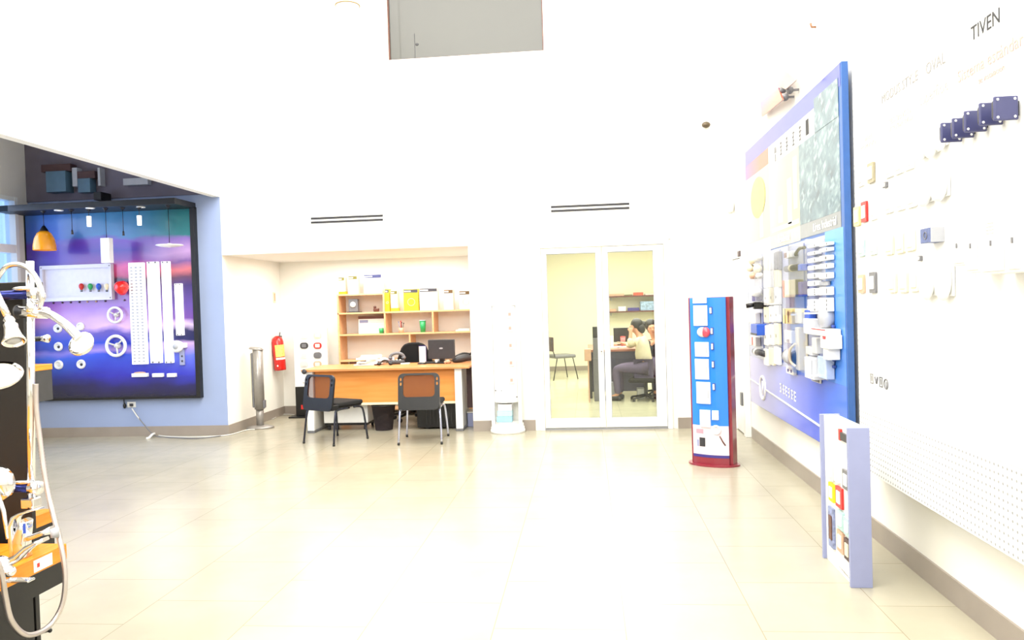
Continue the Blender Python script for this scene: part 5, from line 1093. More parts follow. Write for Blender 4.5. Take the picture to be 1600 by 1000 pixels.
# five black junction boxes
M['lid']=mat('blue_black_lid',(60,62,104),0.4,coat=0.2)
for i,(x1_,y,h_) in enumerate(((1592,167.5,0.088),(1568,176.5,0.086),(1543,188,0.084),(1523,198.5,0.082),(1504,205.5,0.083))):
    q=onX(x1_,y,XP-0.012); lb=('nearest and rightmost','second from right','middle','second from left','leftmost')[i]; w_=0.085
    t_=thing('black_junction_box','dark blue-black square box with white screws, %s of the five in a row'%lb,'junction box',(XP-0.012-w_/2,q.y,q.z-h_/2),0,'dark junction boxes on the pegboard')
    d_=MB(); d_.box(-w_/2+0.006,w_/2-0.006,0.012,0.038,0.006,h_-0.006,bev=0.012,seg=3); bo=d_.build('box_body', M['dkgray'], t_)
    d_=MB(); d_.box(-w_/2,w_/2,0,0.0115,0,h_,bev=0.008,seg=3); ld=d_.build('lid', M['lid'], t_)
    for sy in(-1,1):
        for sz in (0.012,h_-0.012): d_=MB(); d_.ball((sy*(w_/2-0.013),-0.001,sz),0.005,0.003,0.005,8); d_.build('screw', M['white'], ld)
    
    d_=MB(); d_.box(w_/2-0.006,w_/2+0.0115,0.014,0.034,h_*0.2,h_*0.8); d_.build('mounting_tab', M['dkgray'], bo)
q=onX(1476,366,XP-0.002); t=thing('steel_box','galvanised steel box with white face in the third row of the pegboard','steel box',(XP-0.03,q.y,q.z-0.032)); w_=0.06; h_=0.066
d=MB(); d.box(-w_/2,w_/2-0.003,0.004,0.11,0,h_,bev=0.002); bo=d.build('box_body', M['steel'], t)
d=MB(); d.box(-w_/2,w_/2-0.003,-0.001,0.0035,0,h_,bev=0.001); d.build('white_face', M['ltgray'], bo)
d=MB(); d.ring((-w_/2-0.001,0.055,h_/2),0.016,0.002,'X',20,6); d.build('knockout', M['gray'], bo)
for (x0,x1,ya,yb,dp,lb) in ((1487,1508,360,415,0.05,'low white enclosure left of the tall ones, beside the steel box'),(1508,1530,350,426,0.09,'medium white enclosure in the row of three, touching the tall one'),(1531,1572,340,428,0.12,'tall white enclosure with small key mark in the middle of its door'),(1573,1597,334,425,0.14,'tallest white enclosure at the right edge of the view')):
    a,b_=onX(x0,(ya+yb)/2,XQ-dp),onX(x1,(ya+yb)/2,XQ-dp); zt_,zb_=onX((x0+x1)/2,ya,XQ-dp).z,onX((x0+x1)/2,yb,XQ-dp).z; w_=abs(a.y-b_.y)-0.004; yc=(a.y+b_.y)/2
    t=thing('white_enclosure_box',lb,'enclosure',(XQ,yc,zb_),0,'white enclosures on the pegboard'); h_=zt_-zb_
    d=MB(); d.box(-dp,-0.0005,-w_/2,w_/2,0,h_,bev=0.005); bo=d.build('cabinet', M['white'], t)
    d=MB(); d.box(-dp-0.006,-dp-0.0005,-w_/2+0.008,w_/2-0.008,0.01,h_-0.01,bev=0.002); dr=d.build('door', M['white_s'], t)
    d=MB(); d.box(-dp-0.009,-dp-0.0065,-0.006,0.006,h_*0.5,h_*0.5+0.02,bev=0.001); d.build('key_mark', M['gray'], dr)
    if x0==1531:
        for k in range(5): d=MB(); d.box(-dp-0.0075,-dp-0.0062,-0.02,0.035,h_*0.72+0.012*k,h_*0.72+0.012*k+0.003); d.build('printed_line', M['inkl'], dr)

# ------------------------------------------------------------------ small freestanding sample totem
t=thing('sample_totem','low freestanding lilac sided panel with coloured socket frames on the floor by the right wall','display stand',(1.35,4.24,0)); TT=t
ZT=0.815
d=MB(); d.box(1.285,1.392,4.0,4.022,0,ZT-0.004,bev=0.002); d.build('end_board', M['lilac'], t, True)
d=MB(); d.box(1.285,1.392,4.455,4.477,0,ZT,bev=0.002); d.build('end_board', M['lilac'], t, True)
d=MB(); d.box(1.305,1.38,4.0225,4.4545,0.0,ZT-0.004); d.build('white_panel', M['white'], t, True)
XF=1.3045
def tp(y,z,w_,h_,m1,m2,nm='sample_frame'):
    mt=faceX(XF,y,z); d_=MB(); d_.prism(rrect(w_,h_,0.004,2),0.0002,0.012,mt); f_=d_.build(nm, m1, TT, True)
    if m2: d_=MB(); d_.prism(rrect(w_*0.55,h_*0.6,0.003,2),0.0122,0.016,mt); d_.build('sample_insert', m2, f_, True)
def tpx(x,y):
    q=onX(x,y,XF-0.012); q.y=max(q.y,4.075); return q
for (x,y,w_,h_,a,b_) in ((1297,736,0.085,0.10,'offw','white'),(1306,740,0.075,0.09,'white','offw'),(1322,751,0.10,0.10,'gray','white'),(1298,769,0.085,0.10,'yellow','white'),(1310,777,0.10,0.11,'redp','white'),(1312,813,0.09,0.10,'teal','white'),(1325,826,0.10,0.09,'teal','white'),(1312,846,0.095,0.115,'tan','white'),(1325,861,0.09,0.11,'dkbrown','cream')):
    q=tpx(x,y); tp(q.y,q.z,w_,h_,M[a],M[b_])
q=tpx(1297,823); tp(q.y-0.01,q.z,0.09,0.22,mat('blue_white_print',(130,140,176),0.5,var=0.4,scale=40),M['brown'],'printed_photo')
q=tpx(1320,685); tp(q.y,q.z,0.14,0.04,M['dkgray'],None,'black_logo'); q=tpx(1311,679); tp(q.y,q.z,0.03,0.06,M['redp'],None,'red_logo')
for i in range(3): q=tpx(1312+4*i,890+5*i); d=MB(); d.box(XF-0.001,XF-0.0002,q.y-0.05,q.y+0.05,q.z,q.z+0.004); d.build('printed_line', M['inkl'], TT, True)

# ------------------------------------------------------------------ shower display in the left foreground
YE=2.3
def sh(x,y,yy=YE): return onY(x,y,yy)
t=thing('shower_display_stand','black display stand with orange wooden shelves in the left foreground','display stand',(-2.0,2.25,0)); SD=t
xb=sh(52,700,2.40).x; za=sh(25,452,2.36).z
d=MB(); d.box(-2.75,xb,2.38,2.40,0,za,bev=0.002); d.build('back_board', M['blackm'], t, True)
q=sh(25,441,2.33); d=MB(); d.box(-2.75,sh(42,445).x,2.32,2.375,za-0.03,q.z,bev=0.003); d.build('top_rail', M['black'], t, True)
a=sh(104,849,YE); xs_=a.x; zs=a.z; zl=sh(104,873,YE).z; zb_=sh(104,906,YE).z
d=MB(); d.box(-2.75,xs_,1.2,YE,zl,zs,bev=0.002); s1=d.build('shelf', M['shelfwood'], t, True)
d=MB(); d.box(-2.75,xs_-0.003,1.2,YE-0.002,zb_,zl-0.0005); d.build('shelf_apron', M['blackm'], s1, True)
yb_=onX(52,940,xs_-0.01).y; d=MB(); d.box(-2.75,xs_-0.01,1.2,yb_,0.0,zb_-0.001); d.build('plinth', M['blackm'], t, True)
a2=sh(85,795,2.62); zt2=a2.z; d=MB(); d.box(-2.6,a2.x,2.425,2.62,zt2-0.045,zt2,bev=0.002); s2=d.build('shelf', M['shelfwood'], t, True)
d=MB(); d.box(-2.6,a2.x-0.003,2.425,2.618,zt2-0.16,zt2-0.0455); d.build('shelf_apron', M['blackm'], s2, True)
pt_=onX(66,880,xs_+0.002); d=MB(); mt=Matrix(((0,0,1,xs_),(0,-1,0,0),(1,0,0,0),(0,0,0,1))); 
d.box(xs_+0.0005,xs_+0.002,pt_.y-0.035,pt_.y+0.045,pt_.z-0.018,pt_.z+0.018); pl_=d.build('price_label', M['paper'], t, True)
d=MB(); d.box(xs_+0.002,xs_+0.003,pt_.y-0.022,pt_.y-0.012,pt_.z-0.006,pt_.z+0.006); d.build('label_print', M['redp'], pl_, True)
# far shelf block of the next stand
b1=onY(82,568,4.35); b0=onY(82,624,4.35); zm=onY(82,577,4.35).z
t=thing('far_shelf_unit','dark grey shelf block with orange top seen beyond the black shower stand','shelf unit',(b1.x-0.5,4.27,0))
d=MB(); d.box(b1.x-0.75,b1.x,4.2,4.35,zm,b1.z,bev=0.003); d.build('wooden_top', M['shelfwood'], t, True)
d=MB(); d.box(b1.x-0.75,b1.x-0.004,4.203,4.347,b0.z,zm-0.0005); d.build('block', M['dkgray'], t, True)
d=MB(); d.box(b1.x-0.75,b1.x-0.30,4.22,4.33,0,b0.z-0.001); d.build('pedestal', M['blackm'], t, True)
# rail set with hand shower
YR=2.22
rx=sh(48,600,YR).x; r0=sh(48,408,YR).z; r1=sh(48,790,YR).z
t=thing('shower_rail_set','chrome shower rail with hand shower and long ribbed hose on the black stand','shower set',(rx,YR,r1))
d=MB(); d.cyl((sh(47,408,YR).x,YR,r0),(sh(49,790,YR).x,YR,r1),0.0115,n=20); rail=d.build('rail', M['chrome'], t, True)
for y0,rr in ((460,0.015),(762,0.016)):
    q=sh(47,y0,YR); d=MB(); d.cyl((q.x-0.28,YR+0.02,q.z),(q.x-0.004,YR,q.z),rr*0.95,n=20); d.build('bracket_arm', M['reflchrome'], t, True); d=MB(); d.cyl((q.x+0.005,YR,q.z),(q.x+0.033,YR-0.003,q.z),rr*1.3,n=20); d.ball((q.x-0.02,YR-0.005,q.z+rr*1.2),0.035,0.014,0.008,12); d.build('wall_bracket', M['chrome'], t, True)
q=sh(60,463,YR); d=MB(); d.ring((q.x,YR-0.005,q.z),0.020,0.0075,'Y',24,8); d.build('hose_ring', M['chrome'], t, True)
q=sh(48,783,YR); d=MB(); d.box(q.x-0.02,q.x+0.022,YR-0.02,YR+0.02,q.z-0.02,q.z+0.012,bev=0.005); d.build('rail_end', M['chrome'], t, True)
a=sh(29,487,YR); b_=sh(74,489,YR)
d=MB(); d.cyl(a,b_,0.0195,0.018,n=24); sl=d.build('slider', M['chrome'], t, True)
d=MB(); d.cyl((a.x-0.004,a.y,a.z),(a.x+0.0,a.y,a.z),0.021,n=24); d.build('slider_cap', M['dkgray'], sl, True)
d=MB(); c0=sh(48,472,YR-0.01); d.cyl((c0.x,c0.y,c0.z-0.03),c0,0.016,0.012,n=14); d.build('slider_knob', M['chrome'], sl, True)
hp=[sh(62,488,YR-0.005),sh(78,491,YR-0.015),sh(96,502,YR-0.03),sh(111,515,YR-0.045),sh(123,528,YR-0.055)]
d=MB(); pts=smooth_pts(hp,6); d.tube(pts,[0.0115+0.003*(i/len(pts)) for i in range(len(pts))],14); d.build('hand_shower_handle', M['chrome'], t, True)
q=sh(128,538,YR-0.05); hm=Matrix.Translation(q)@Matrix.Rotation(R(14),4,'Z')@Matrix.Rotation(R(62),4,'X')@Matrix.Rotation(R(-14),4,'Y')
d=MB(); d.lathe([(0.0005,-0.022),(0.015,-0.022),(0.03,-0.012),(0.038,0.0),(0.0385,0.006),(0.034,0.009),(0.0005,0.009)],28,hm); hd=d.build('shower_head', M['chrome'], t, True)
d=MB(); d.lathe([(0.0005,0.0112),(0.026,0.0105),(0.03,0.0092)],24,hm); 
d.build('spray_plate', M['offw'], hd, True)
hose=[sh(56,600,YR),sh(57,640,YR),sh(63,690,YR),sh(73,760,YR-0.01),sh(86,815,YR-0.03),sh(97,860,YR-0.05),sh(102,905,YR-0.06),sh(97,945,YR-0.07),sh(80,975,2.12),sh(57,990,2.06),sh(36,990,2.01),sh(17,968,1.97),sh(8,930,1.95),sh(2,895,1.93),sh(-14,850,1.91)]
d=MB(); d.tube(smooth_pts(hose,30),0.0080,12,rib=0.86); d.build('lower_hose', M['hosemetal'], t, True)
hose=[sh(-12,452,YR-0.02),sh(-2,432,YR-0.02),sh(10,417,YR-0.02),sh(26,413,YR-0.02),sh(42,418,YR-0.02),sh(54,430,YR-0.02),sh(62,446,YR-0.02),sh(66,463,YR-0.02),sh(62,480,YR-0.015)]
d=MB(); d.tube(smooth_pts(hose,20),0.0078,12,rib=0.93); d.build('upper_hose', M['chrome'], t, True)
# fixed shower head on the left
YH=2.12
t=thing('fixed_shower_head','chrome cone shower head on a slanted arm at the left edge','shower head',sh(20,536,YH))
d=MB(); d.tube([sh(-22,430,YH),sh(0,470,YH),sh(13,497,YH)],0.0105,14); d.build('arm', M['chrome'], t, True)
d=MB(); p0=sh(13,495,YH); p1=sh(22,535,YH-0.03); dv=(p1-p0); q_=dv.to_track_quat('Z','Y').to_matrix().to_4x4(); L=dv.length
hm=Matrix.Translation(p0)@q_
d.lathe([(0.0005,0),(0.012,0.0),(0.016,L*0.15),(0.012,L*0.22),(0.020,L*0.34),(0.019,L*0.48),(0.024,L*0.75),(0.031,L*0.94),(0.032,L),(0.026,L),(0.022,L*0.94),(0.0005,L*0.92)],28,hm); d.build('cone_head', M['chrome'], t, True)
d=MB(); d.lathe([(0.0005,L*0.935),(0.020,L*0.945),(0.014,L*0.985),(0.0005,L*0.985)],20,hm); d.build('nozzle', M['ltgray'], t, True)
t=thing('overhead_shower_disc','large pale round shower disc cut by the left edge','shower head',sh(4,583,2.05))
d=MB(); hm=Matrix.Translation(sh(-4,588,2.05))@Matrix.Rotation(R(14),4,'Y')@Matrix.Rotation(R(30),4,'X')
d.lathe([(0.0005,-0.018),(0.03,-0.016),(0.062,-0.004),(0.066,0.002),(0.062,0.008),(0.0005,0.012)],36,hm); d.build('disc', M['chrome'], t, True)
d=MB(); d.lathe([(0.0005,0.014),(0.045,0.0125),(0.05,0.009)],30,hm); d.build('rim_plate', M['cream'], t, True)
d=MB(); hp=sh(-4,588,2.05); d.cyl(hp,hp+Vector((-0.12,0.02,0.06)),0.012,n=12); d.build('arm', M['chrome'], t, True)
t=thing('round_mixer_plate','pale blue-white round mixer plate cut by the left edge above the shelf','mixer plate',sh(-8,755,2.1))
d=MB(); c_=sh(-9,757,2.1); d.cyl(c_,(c_.x,c_.y+0.02,c_.z),0.052,n=32); d.build('plate', M['chrome'], t, True)
d=MB(); d.tube([c_,sh(6,800,2.08),sh(12,842,2.06)],[0.008,0.006,0.004],10); d.build('lever', M['chrome'], t, True)
# small tap sticking out of the far side
p0=onY(50,532,3.4); p1=onY(75,529,3.4)
t=thing('small_wall_tap','small chrome tap with black neck beyond the shower rail','tap',(p0.x,3.4,p0.z-0.03))
d=MB(); d.cyl((p0.x-0.2,3.4,p0.z),(p1.x-0.03,3.4,p1.z),0.012,n=12); d.build('neck', M['black'], t, True)
d=MB(); d.cyl((p1.x-0.03,3.4,p1.z),(p1.x,3.4,p1.z),0.014,0.02,n=16); d.build('spout', M['chrome'], t, True)
# tall basin tap
t=thing('basin_tap','tall curved chrome basin tap standing on the orange shelf','basin tap',(sh(25,862,2.17).x,2.17,zs+0.001))
def bar(pts,ws,hs,name,par,m_=None):
    """swept rounded-rectangle bar through world points, widths in Y and thickness across"""
    d_=MB(); rings=[]
    for i,p_ in enumerate(pts):
        tg=(Vector(pts[min(i+1,len(pts)-1)])-Vector(pts[max(i-1,0)])).normalized(); sd=Vector((0,1,0)); up_=tg.cross(sd).normalized()
        pr_=rrect(ws[i],hs[i],min(ws[i],hs[i])*0.35,3)
        rings.append([d_.bm.verts.new(Vector(p_)+sd*x_+up_*y_) for x_,y_ in pr_])
    n_=len(rings[0])
    for i in range(len(rings)-1):
        for k_ in range(n_):
            f_=d_.bm.faces.new((rings[i][k_],rings[i][(k_+1)%n_],rings[i+1][(k_+1)%n_],rings[i+1][k_])); f_.smooth=True
    d_.bm.faces.new(rings[0]); d_.bm.faces.new(rings[-1]); return d_.build(name,m_ or M['chrome'],par,True)
YT=2.17
bp=[sh(26,866,YT),sh(24,845,YT),sh(22,822,YT),sh(25,808,YT),sh(34,802,YT),sh(50,797,YT),sh(66,793.5,YT)]
bp[0].z=zs+0.002
bar(bp,[0.045,0.045,0.042,0.036,0.03,0.028,0.026],[0.022,0.02,0.018,0.014,0.009,0.006,0.004],'tap_lever',t)
bp=[sh(34,868,YT),sh(34,845,YT),sh(38,826,YT),sh(42,812,YT)]; bp[0].z=zs+0.002
bar(bp,[0.046,0.046,0.044,0.04],[0.05,0.046,0.036,0.02],'tap_body',t)
bp=[sh(38,842,YT),sh(52,838,YT),sh(68,832,YT),sh(84,827,YT)]
bar(bp,[0.036,0.034,0.034,0.036],[0.022,0.016,0.014,0.024],'spout',t)
d=MB(); q=sh(80,830,YT-0.02); d.cyl((q.x,YT-0.005,q.z-0.022),(q.x,YT-0.005,q.z+0.004),0.012,n=16); d.build('aerator', M['ltgray'], t, True)
q=sh(36,827,YT-0.03); d=MB(); d.box(q.x-0.004,q.x+0.005,YT-0.026,YT-0.0245,q.z-0.014,q.z+0.016); d.build('blue_mark', M['bluepl'], t, True)
# low tap
YT=2.02
t=thing('low_tap','low chrome tap with golden reflections at the front of the orange shelf','tap',(sh(30,880,YT).x,YT,zs+0.001))
bp=[sh(-6,884,YT),sh(12,880,YT),sh(30,870,YT),sh(44,856,YT),sh(58,848,YT),sh(72,842,YT)]
for v in bp: v.z=max(v.z,zs+0.012)
bar(bp,[0.05,0.045,0.04,0.034,0.03,0.026],[0.03,0.026,0.02,0.016,0.012,0.010],'spout',t)
d=MB(); q=sh(8,884,YT); d.ball((q.x,YT-0.02,zs+0.03),0.032,0.03,0.028,18); d.ball((q.x+0.035,YT-0.03,zs+0.018),0.02,0.018,0.016,14); d.build('valve_body', M['chrome'], t, True)
d=MB(); q=sh(30,900,YT-0.05); d.box(q.x-0.03,q.x+0.045,YT-0.075,YT-0.045,zs+0.001,zs+0.008,bev=0.003); d.build('base_plate', M['chrome'], t, True)
a=MB(); q=sh(66,989,2.1); a.cyl(sh(56,991,2.14),sh(78,985,2.14),0.0035,n=10); a.ball(sh(78,985,2.14),0.007,0.006,0.007,8); single('black_wire_tip', a, M['black'], 'thin black rod at the bottom of the hanging hose loop', 'rod')

# ------------------------------------------------------------------ office behind the glass doors
t=thing('office_side_chair','grey padded side chair with thin dark legs behind the left glass door leaf','chair',(onZ(882,592).x-0.07,onZ(882,592).y,0),R(-62))
d=MB(); d.box(-0.23,0.23,-0.22,0.24,0.42,0.49,bev=0.03,seg=4); d.build('seat', M['gray'], t)
d=MB(); d.box(-0.22,0.22,-0.27,-0.235,0.56,0.84,bev=0.016,seg=3); d.build('backrest', M['dkbrown'], t)
for sx in(-1,1):
    d=MB(); d.tube([(sx*0.20,-0.20,0.43),(sx*0.20,-0.26,0.60),(sx*0.20,-0.275,0.80)],0.010,8); d.build('back_post', M['black'], t)
    d=MB(); d.tube([(sx*0.19,0.18,0.42),(sx*0.23,0.26,0.0)],0.010,8); d.build('leg', M['black'], t)
    d=MB(); d.tube([(sx*0.19,-0.16,0.42),(sx*0.23,-0.27,0.0)],0.010,8); d.build('leg', M['black'], t)
OX0=onY(919,560,11.9).x; OX1=0.90
t=thing('meeting_desk','long brown desk with dark front seen through the right glass leaf','desk',((OX0+OX1)/2,12.4,0))
d=MB(); d.box(OX0,OX1,11.9,13.5,0.72,0.755,bev=0.003); d.build('desktop', wood('red_brown_wood',(150,88,70),(172,110,86),3,0.4), t, True)
d=MB(); d.box(OX0+0.05,OX1-0.05,11.98,12.0,0.10,0.719); d.build('front_panel', mat('grey_violet_laminate',(78,76,100),0.45), t, True)
for x in (OX0+0.01,OX1-0.05): d=MB(); d.box(x,x+0.04,11.95,13.45,0,0.719); d.build('leg_panel', M['dkgray'], t, True)
q=onZ(963,528,0.756); t=thing('office_monitor','black monitor on the brown desk behind the right glass leaf','monitor',(q.x,13.1,0.756))
d=MB(); d.box(-0.14,0.12,-0.02,0.02,0.05,0.29,bev=0.006); d.build('housing', M['black'], t)
d=MB(); d.box(-0.08,0.08,-0.06,0.06,0,0.012,bev=0.003); d.box(-0.02,0.02,-0.01,0.01,0.012,0.05); d.build('stand_foot', M['black'], t)
q=onY(973,520,12.7); t=thing('pink_cup','pink drinks cup in front of the black office monitor','cup',(q.x,12.7,0.756)); d=MB(); d.lathe([(0.0005,0),(0.03,0),(0.042,0.15),(0.0005,0.15)],20); d.build('cup_body', mat('pink_plastic',(226,120,120),0.4), t); d=MB(); d.lathe([(0.0005,0.151),(0.044,0.151),(0.044,0.16),(0.0005,0.165)],20); d.build('lid', M['redp'], t)
q=onY(956,520,12.6); a=MB(); a.box(q.x-0.05,q.x+0.02,12.5,12.62,0.756,0.93,bev=0.01); single('white_tablet', a, M['paper'], 'white upright panel at the left of the black office monitor', 'panel')
for i,(x,lb) in enumerate(((960,'left'),(972,'right'))):
    q=onY(x,536,12.35); a=MB(); a.box(q.x-0.08,q.x+0.07,12.25,12.42,0.756,0.768+0.004*i); single('desk_papers', a, M['paper'], 'flat white papers on the brown desk, the %s sheets'%lb, 'paper','papers on the brown desk')
# things at the left end of the desk
q=onY(925.5,520,12.2); t=thing('slim_cabinet','grey slim cabinet between the two glass leaves by the brown desk','cabinet',(q.x+0.02,11.75,0)); 
d=MB(); d.box(q.x-0.0,q.x+0.14,11.6,11.85,0,0.95,bev=0.004); d.build('body', M['gray'], t, True); d=MB(); d.box(q.x+0.0,q.x+0.10,11.63,11.8,0.951,1.12,bev=0.004); d.build('black_top_box', M['black'], t, True)
q=onY(919,538,11.5); a=MB(); a.box(q.x-0.06,q.x+0.04,11.44,11.56,0.62,0.80,bev=0.01); a.box(q.x-0.015,q.x+0.005,11.49,11.51,0,0.62); single('tan_waste_stand', a, M['tan'], 'tan box on a stand in front of the grey slim cabinet', 'stand')
for (x0,x1,lb,m_) in ((953,966,'pale grey case under the left half of the brown desk','ltgray'),(995,1006,'white paper box under the right half of the brown desk','offw')):
    a_=onY(x0,600,11.85); b_=onY(x1,600,11.85); a=MB(); a.box(a_.x,b_.x,11.75,11.93,0.0 ,0.26 if x0==953 else 0.16,bev=0.005); single('floor_case', a, M[m_], lb, 'box')
# wall shelves
for yy,lb in ((463,'upper'),(487,'lower')):
    a_=onY(944,yy,16.62); b_=onY(1040,yy,16.62); t=thing('wall_shelf','long thin brown wall shelf, the %s one on the office back wall'%lb,'shelf',((a_.x+b_.x)/2,16.98,a_.z-0.03),0,'office wall shelves')
    d=MB(); d.box(a_.x,b_.x,16.62,16.998,a_.z-0.03,a_.z); d.build('shelf_board', M['brown'], t, True)
    for x in (a_.x+0.15,b_.x-0.15): d=MB(); d.box(x-0.01,x+0.01,16.75,16.998,a_.z-0.10,a_.z-0.031); d.build('bracket', M['ltgray'], t, True)
def shelf_item(x0,x1,ya,shelf_y,label,m_,name='shelf_box',cat='box',y=16.7,g='things on the office shelves'):
    a_=onY(x0,ya,y); b_=onY(x1,ya,y); zb=onY((944+1040)/2,shelf_y,16.62).z+0.001
    zz=a_.z; d_=MB(); d_.box(a_.x,b_.x,y,y+0.2,zb,zz,bev=0.008); return single(name,d_,m_,label,cat,g)
shelf_item(990,1005,457,463,'red box on the upper office shelf',mat('coral_card',(226,90,60),0.5))
shelf_item(952,975,459.5,463,'flat brown folded stack at the left of the upper office shelf',M['tan'],'folded_stack','stack')
shelf_item(976,988,460.5,463,'low olive folded stack beside the red box',oliv,'folded_stack','stack')
shelf_item(1008,1022,459,463,'pale box right of the red box on the upper office shelf',M['white_carton'])
shelf_item(966,978,479,487,'white box on the lower office shelf',M['paper'])
shelf_item(981,999,481,487,'dark violet bundle on the lower office shelf',M['purple'],'violet_bundle','bundle')
shelf_item(1000.5,1024,471,487,'blue and white patterned box at the right of the lower office shelf',mat('blue_white_pattern',(150,176,206),0.5,var=0.35,scale=22))
shelf_item(953,963,483,487,'low tan tray at the left of the lower office shelf',M['tan'],'tray','tray')

# ------------------------------------------------------------------ people at the office desk
def skinmesh(name, J, E_, rad, m_, parent, sub=1):
    names=list(J); me=bpy.data.meshes.new(name); me.from_pydata([tuple(J[n]) for n in names],[(names.index(a),names.index(b)) for a,b in E_],[])
    o=bpy.data.objects.new(name,me); COL.objects.link(o); md=o.modifiers.new('s','SKIN'); md.use_smooth_shade=True
    for i,n in enumerate(names):
        v=me.skin_vertices[0].data[i]; r_=rad[n]; v.radius=(r_,r_) if not isinstance(r_,tuple) else r_; v.use_root=(i==0)
    m2=o.modifiers.new('u','SUBSURF'); m2.levels=sub; m2.render_levels=sub
    dg=bpy.context.evaluated_depsgraph_get(); me2=bpy.data.meshes.new_from_object(o.evaluated_get(dg)); bpy.data.objects.remove(o)
    me2.transform(parent.matrix_basis.inverted()); me2.name=name; me2.materials.clear(); me2.materials.append(m_)
    for p_ in me2.polygons: p_.use_smooth=True
    o2=bpy.data.objects.new(name,me2); COL.objects.link(o2); o2.parent=parent; return o2
def person(label, hip, F, torso, headv, sex_hair, top_m, leg_m, handL, handR, elbL, elbR, bun=None):
    """hip: seat point; F: unit facing; torso: chest vector from hip; headv: head centre; hands and elbows as points"""
    hip=Vector(hip); F=Vector(F).normalized(); S=Vector((0,0,1)).cross(F).normalized()*-1   # S = right hand side
    neck=hip+Vector(torso); hc=Vector(headv); up=(hc-neck).normalized()
    t=thing('person',label,'person',(hip.x,hip.y,0))
    J={};RD={};E_=[]
    def add(n,p_,r_,par=None):
        J[n]=Vector(p_);RD[n]=r_
        if par: E_.append((par,n))
    add('pelvis',hip+Vector((0,0,0.05)),0.10); add('waist',hip.lerp(neck,0.42),0.09,'pelvis'); add('chest',hip.lerp(neck,0.78),0.12,'waist'); add('neck0',neck,0.058,'chest'); add('neck1',neck.lerp(hc,0.5),0.05,'neck0')
    add('jaw',hc-up*0.045+F*0.015,0.068,'neck1'); add('skull',hc+up*0.03,0.083,'jaw'); add('crown',hc+up*0.075,0.055,'skull'); add('nose',hc-up*0.012+F*0.098,0.011,'jaw')
    for sd,n,el,ha in ((-1,'l',elbL,handL),(1,'r',elbR,handR)):
        shd=hip.lerp(neck,0.92)+S*sd*0.165; add('sh'+n,shd,0.055,'chest'); add('el'+n,el,0.038,'sh'+n); add('wr'+n,Vector(el).lerp(Vector(ha),0.82),0.024,'el'+n); 
        dr=(Vector(ha)-Vector(el)).normalized(); sdv=dr.cross(Vector((0,0,1))); sdv=(S if sdv.length<0.1 else sdv).normalized()
        add('pa'+n,Vector(ha),(0.03,0.02),'wr'+n)
        for k,(off,ln) in enumerate(((-0.027,0.060),(-0.009,0.070),(0.009,0.066),(0.026,0.052))):
            b0=Vector(ha)+dr*0.03+sdv*off; add('f%s%d'%(n,k),b0,0.0088,'pa'+n); add('g%s%d'%(n,k),b0+dr*ln*0.55-up*0.006,0.008,'f%s%d'%(n,k)); add('h%s%d'%(n,k),b0+dr*ln-up*0.018,0.007,'g%s%d'%(n,k))
        add('t'+n,Vector(ha)+sdv*0.035*-sd+dr*0.0,0.010,'pa'+n); add('u'+n,Vector(ha)+sdv*0.052*-sd+dr*0.03,0.0085,'t'+n)
        kn=hip+F*0.42+S*sd*0.11+Vector((0,0,0.02)); an=hip+F*0.40+S*sd*0.11; an.z=0.09; th=hip+S*sd*0.09+Vector((0,0,0.02))
        add('th'+n,th,0.088,'pelvis'); add('kn'+n,kn,0.058,'th'+n); add('ca'+n,kn.lerp(an,0.4),0.052,'kn'+n); add('an'+n,an,0.034,'ca'+n); to=an+F*0.14; to.z=0.03; add('to'+n,to,0.03,'an'+n)
    skinmesh('body',J,E_,RD,M['skin'],t,1)
    shirt=[n for n in J if n in('waist','chest','pelvis','neck0') or n[:2] in('sh','el')]
    sub={n:J[n] for n in ['pelvis','waist','chest','neck0','shl','ell','shr','elr']}
    sub['neck0']=hip.lerp(neck,0.95)
    for n in 'lr': sub['cuff'+n]=J['el'+n].lerp(J['wr'+n],0.55)
    rr={'pelvis':0.150,'waist':0.122,'chest':0.137,'neck0':0.075,'shl':0.068,'shr':0.068,'ell':0.050,'elr':0.050,'cuffl':0.043,'cuffr':0.043}
    skinmesh('shirt',sub,[('pelvis','waist'),('waist','chest'),('chest','neck0'),('chest','shl'),('shl','ell'),('ell','cuffl'),('chest','shr'),('shr','elr'),('elr','cuffr')],rr,top_m,t,1)
    sub={n:J[n] for n in ['pelvis','thl','knl','cal','anl','thr','knr','car','anr']}; sub['pelvis']=hip+Vector((0,0,0.03))
    skinmesh('trousers',sub,[('pelvis','thl'),('thl','knl'),('knl','cal'),('cal','anl'),('pelvis','thr'),('thr','knr'),('knr','car'),('car','anr')],{'pelvis':0.145,'thl':0.10,'knl':0.07,'cal':0.065,'anl':0.05,'thr':0.10,'knr':0.07,'car':0.065,'anr':0.05},leg_m,t,1)
    for sd in(-1,1):
        a=hip+F*0.46+S*sd*0.11; d=MB(); mt=Matrix.Translation((a.x,a.y,0))@Matrix.Rotation(math.atan2(F.y,F.x),4,'Z'); d.box(-0.11,0.15,-0.045,0.045,0.0,0.075,mt,bev=0.03,seg=3); d.build('shoe', M['black'], t, True)
        ey=hc+F*0.083+S*sd*0.032+up*0.012; d=MB(); d.ball(ey,0.010,0.010,0.007,8); e_=d.build('eye', M['hair'], t, True)
    mo=hc+F*0.080-up*0.058; d=MB(); d.ball(mo,0.018,0.018,0.006,8); d.build('mouth', mat('lips',(170,84,76),0.5), t, True)
    rot=up.to_track_quat('Z','Y').to_matrix().to_4x4()
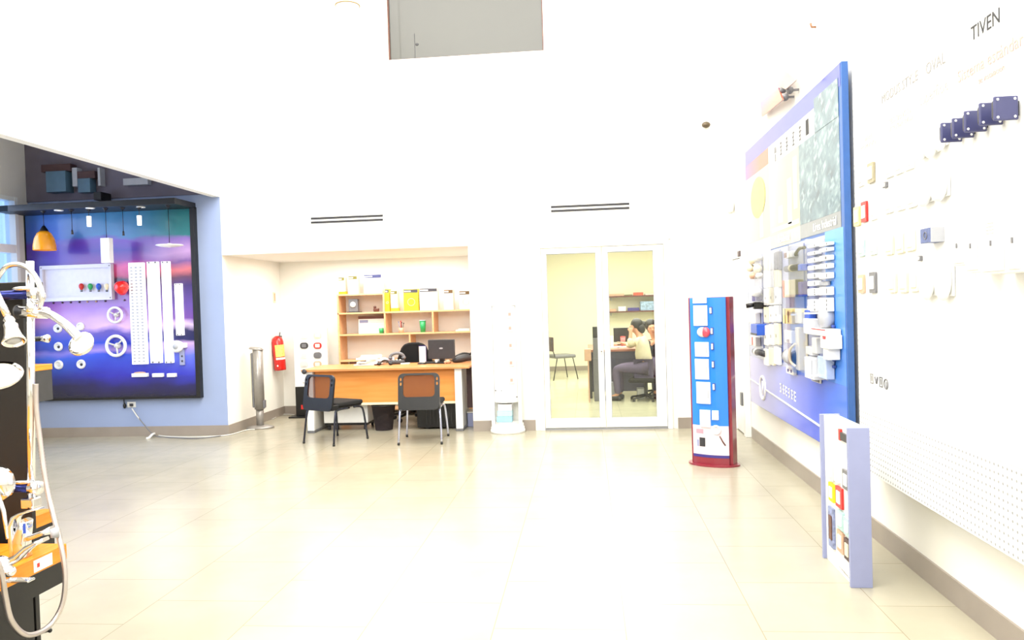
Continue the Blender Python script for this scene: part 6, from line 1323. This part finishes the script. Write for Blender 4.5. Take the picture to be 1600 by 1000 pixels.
    d=MB(); d.ball((0,0,0),0.096,0.096,0.102,18,Matrix.Translation(hc+up*0.052-F*0.040)@rot); d.ball((0,0,0),0.075,0.075,0.085,14,Matrix.Translation(hc-up*0.015-F*0.062)@rot)
    if bun: d.ball(bun,0.055,0.055,0.055,14)
    d.build('hair', M['hair'], t, True)
    return t
h1=onY(1008,573,11.62); h1.z=0.47
hd=onY(993.5,512,11.72); nk=onY(1001,527,11.66)
person('person in a cream shirt leaning over the brown desk with one hand at the head',h1,(-1,0.25,0),(nk-h1),hd,None,M['shirt'],mat('pink_grey_skirt_cloth',(92,82,108),0.9),onY(972,536,12.05),onY(986,516,11.62),onY(984,540,11.98),onY(984,538,11.55),bun=onY(1005,507,11.86))
h2=onY(1024,572,12.35-0.6); h2=Vector((h1.x+0.42,11.70,0.47)); 
hd2=onY(1018.5,513,12.25); nk2=Vector((hd2.x+0.05,hd2.y+0.0,hd2.z-0.20))
person('person in dark clothes facing the room at the right edge of the glass door',(hd2.x+0.10,12.32,0.47),(0.02,-1,0),(nk2-Vector((hd2.x+0.10,12.32,0.47))),hd2,None,M['navy'],M['denim'],Vector((hd2.x-0.06,12.02,0.62)),Vector((hd2.x+0.12,11.98,0.60)),Vector((hd2.x-0.12,12.22,0.70)),Vector((hd2.x+0.28,12.20,0.72)))
for (c_,rz,lb) in (((h1.x,h1.y),R(75),'black office stool chair under the person in the cream shirt'),((hd2.x+0.10,12.32),R(155),'black office chair under the person in dark clothes')):
    t=thing('task_chair',lb,'chair',(c_[0],c_[1],0),rz,'chairs at the office desk')
    d=MB(); d.box(-0.22,0.22,-0.22,0.22,0.28,0.345,bev=0.025,seg=3); d.build('seat', M['fabric'], t)
    d=MB(); d.cyl((0,0,0.06),(0,0,0.28),0.025); d.build('column', M['black'], t)
    for k in range(5): a_=R(72*k); d=MB(); d.tube([(0,0,0.08),(0.24*math.cos(a_),0.24*math.sin(a_),0.04)],[0.022,0.014],8); d.cyl((0.24*math.cos(a_),0.24*math.sin(a_),0),(0.24*math.cos(a_),0.24*math.sin(a_),0.04),0.02,n=10); d.build('base_arm', M['black'], t)
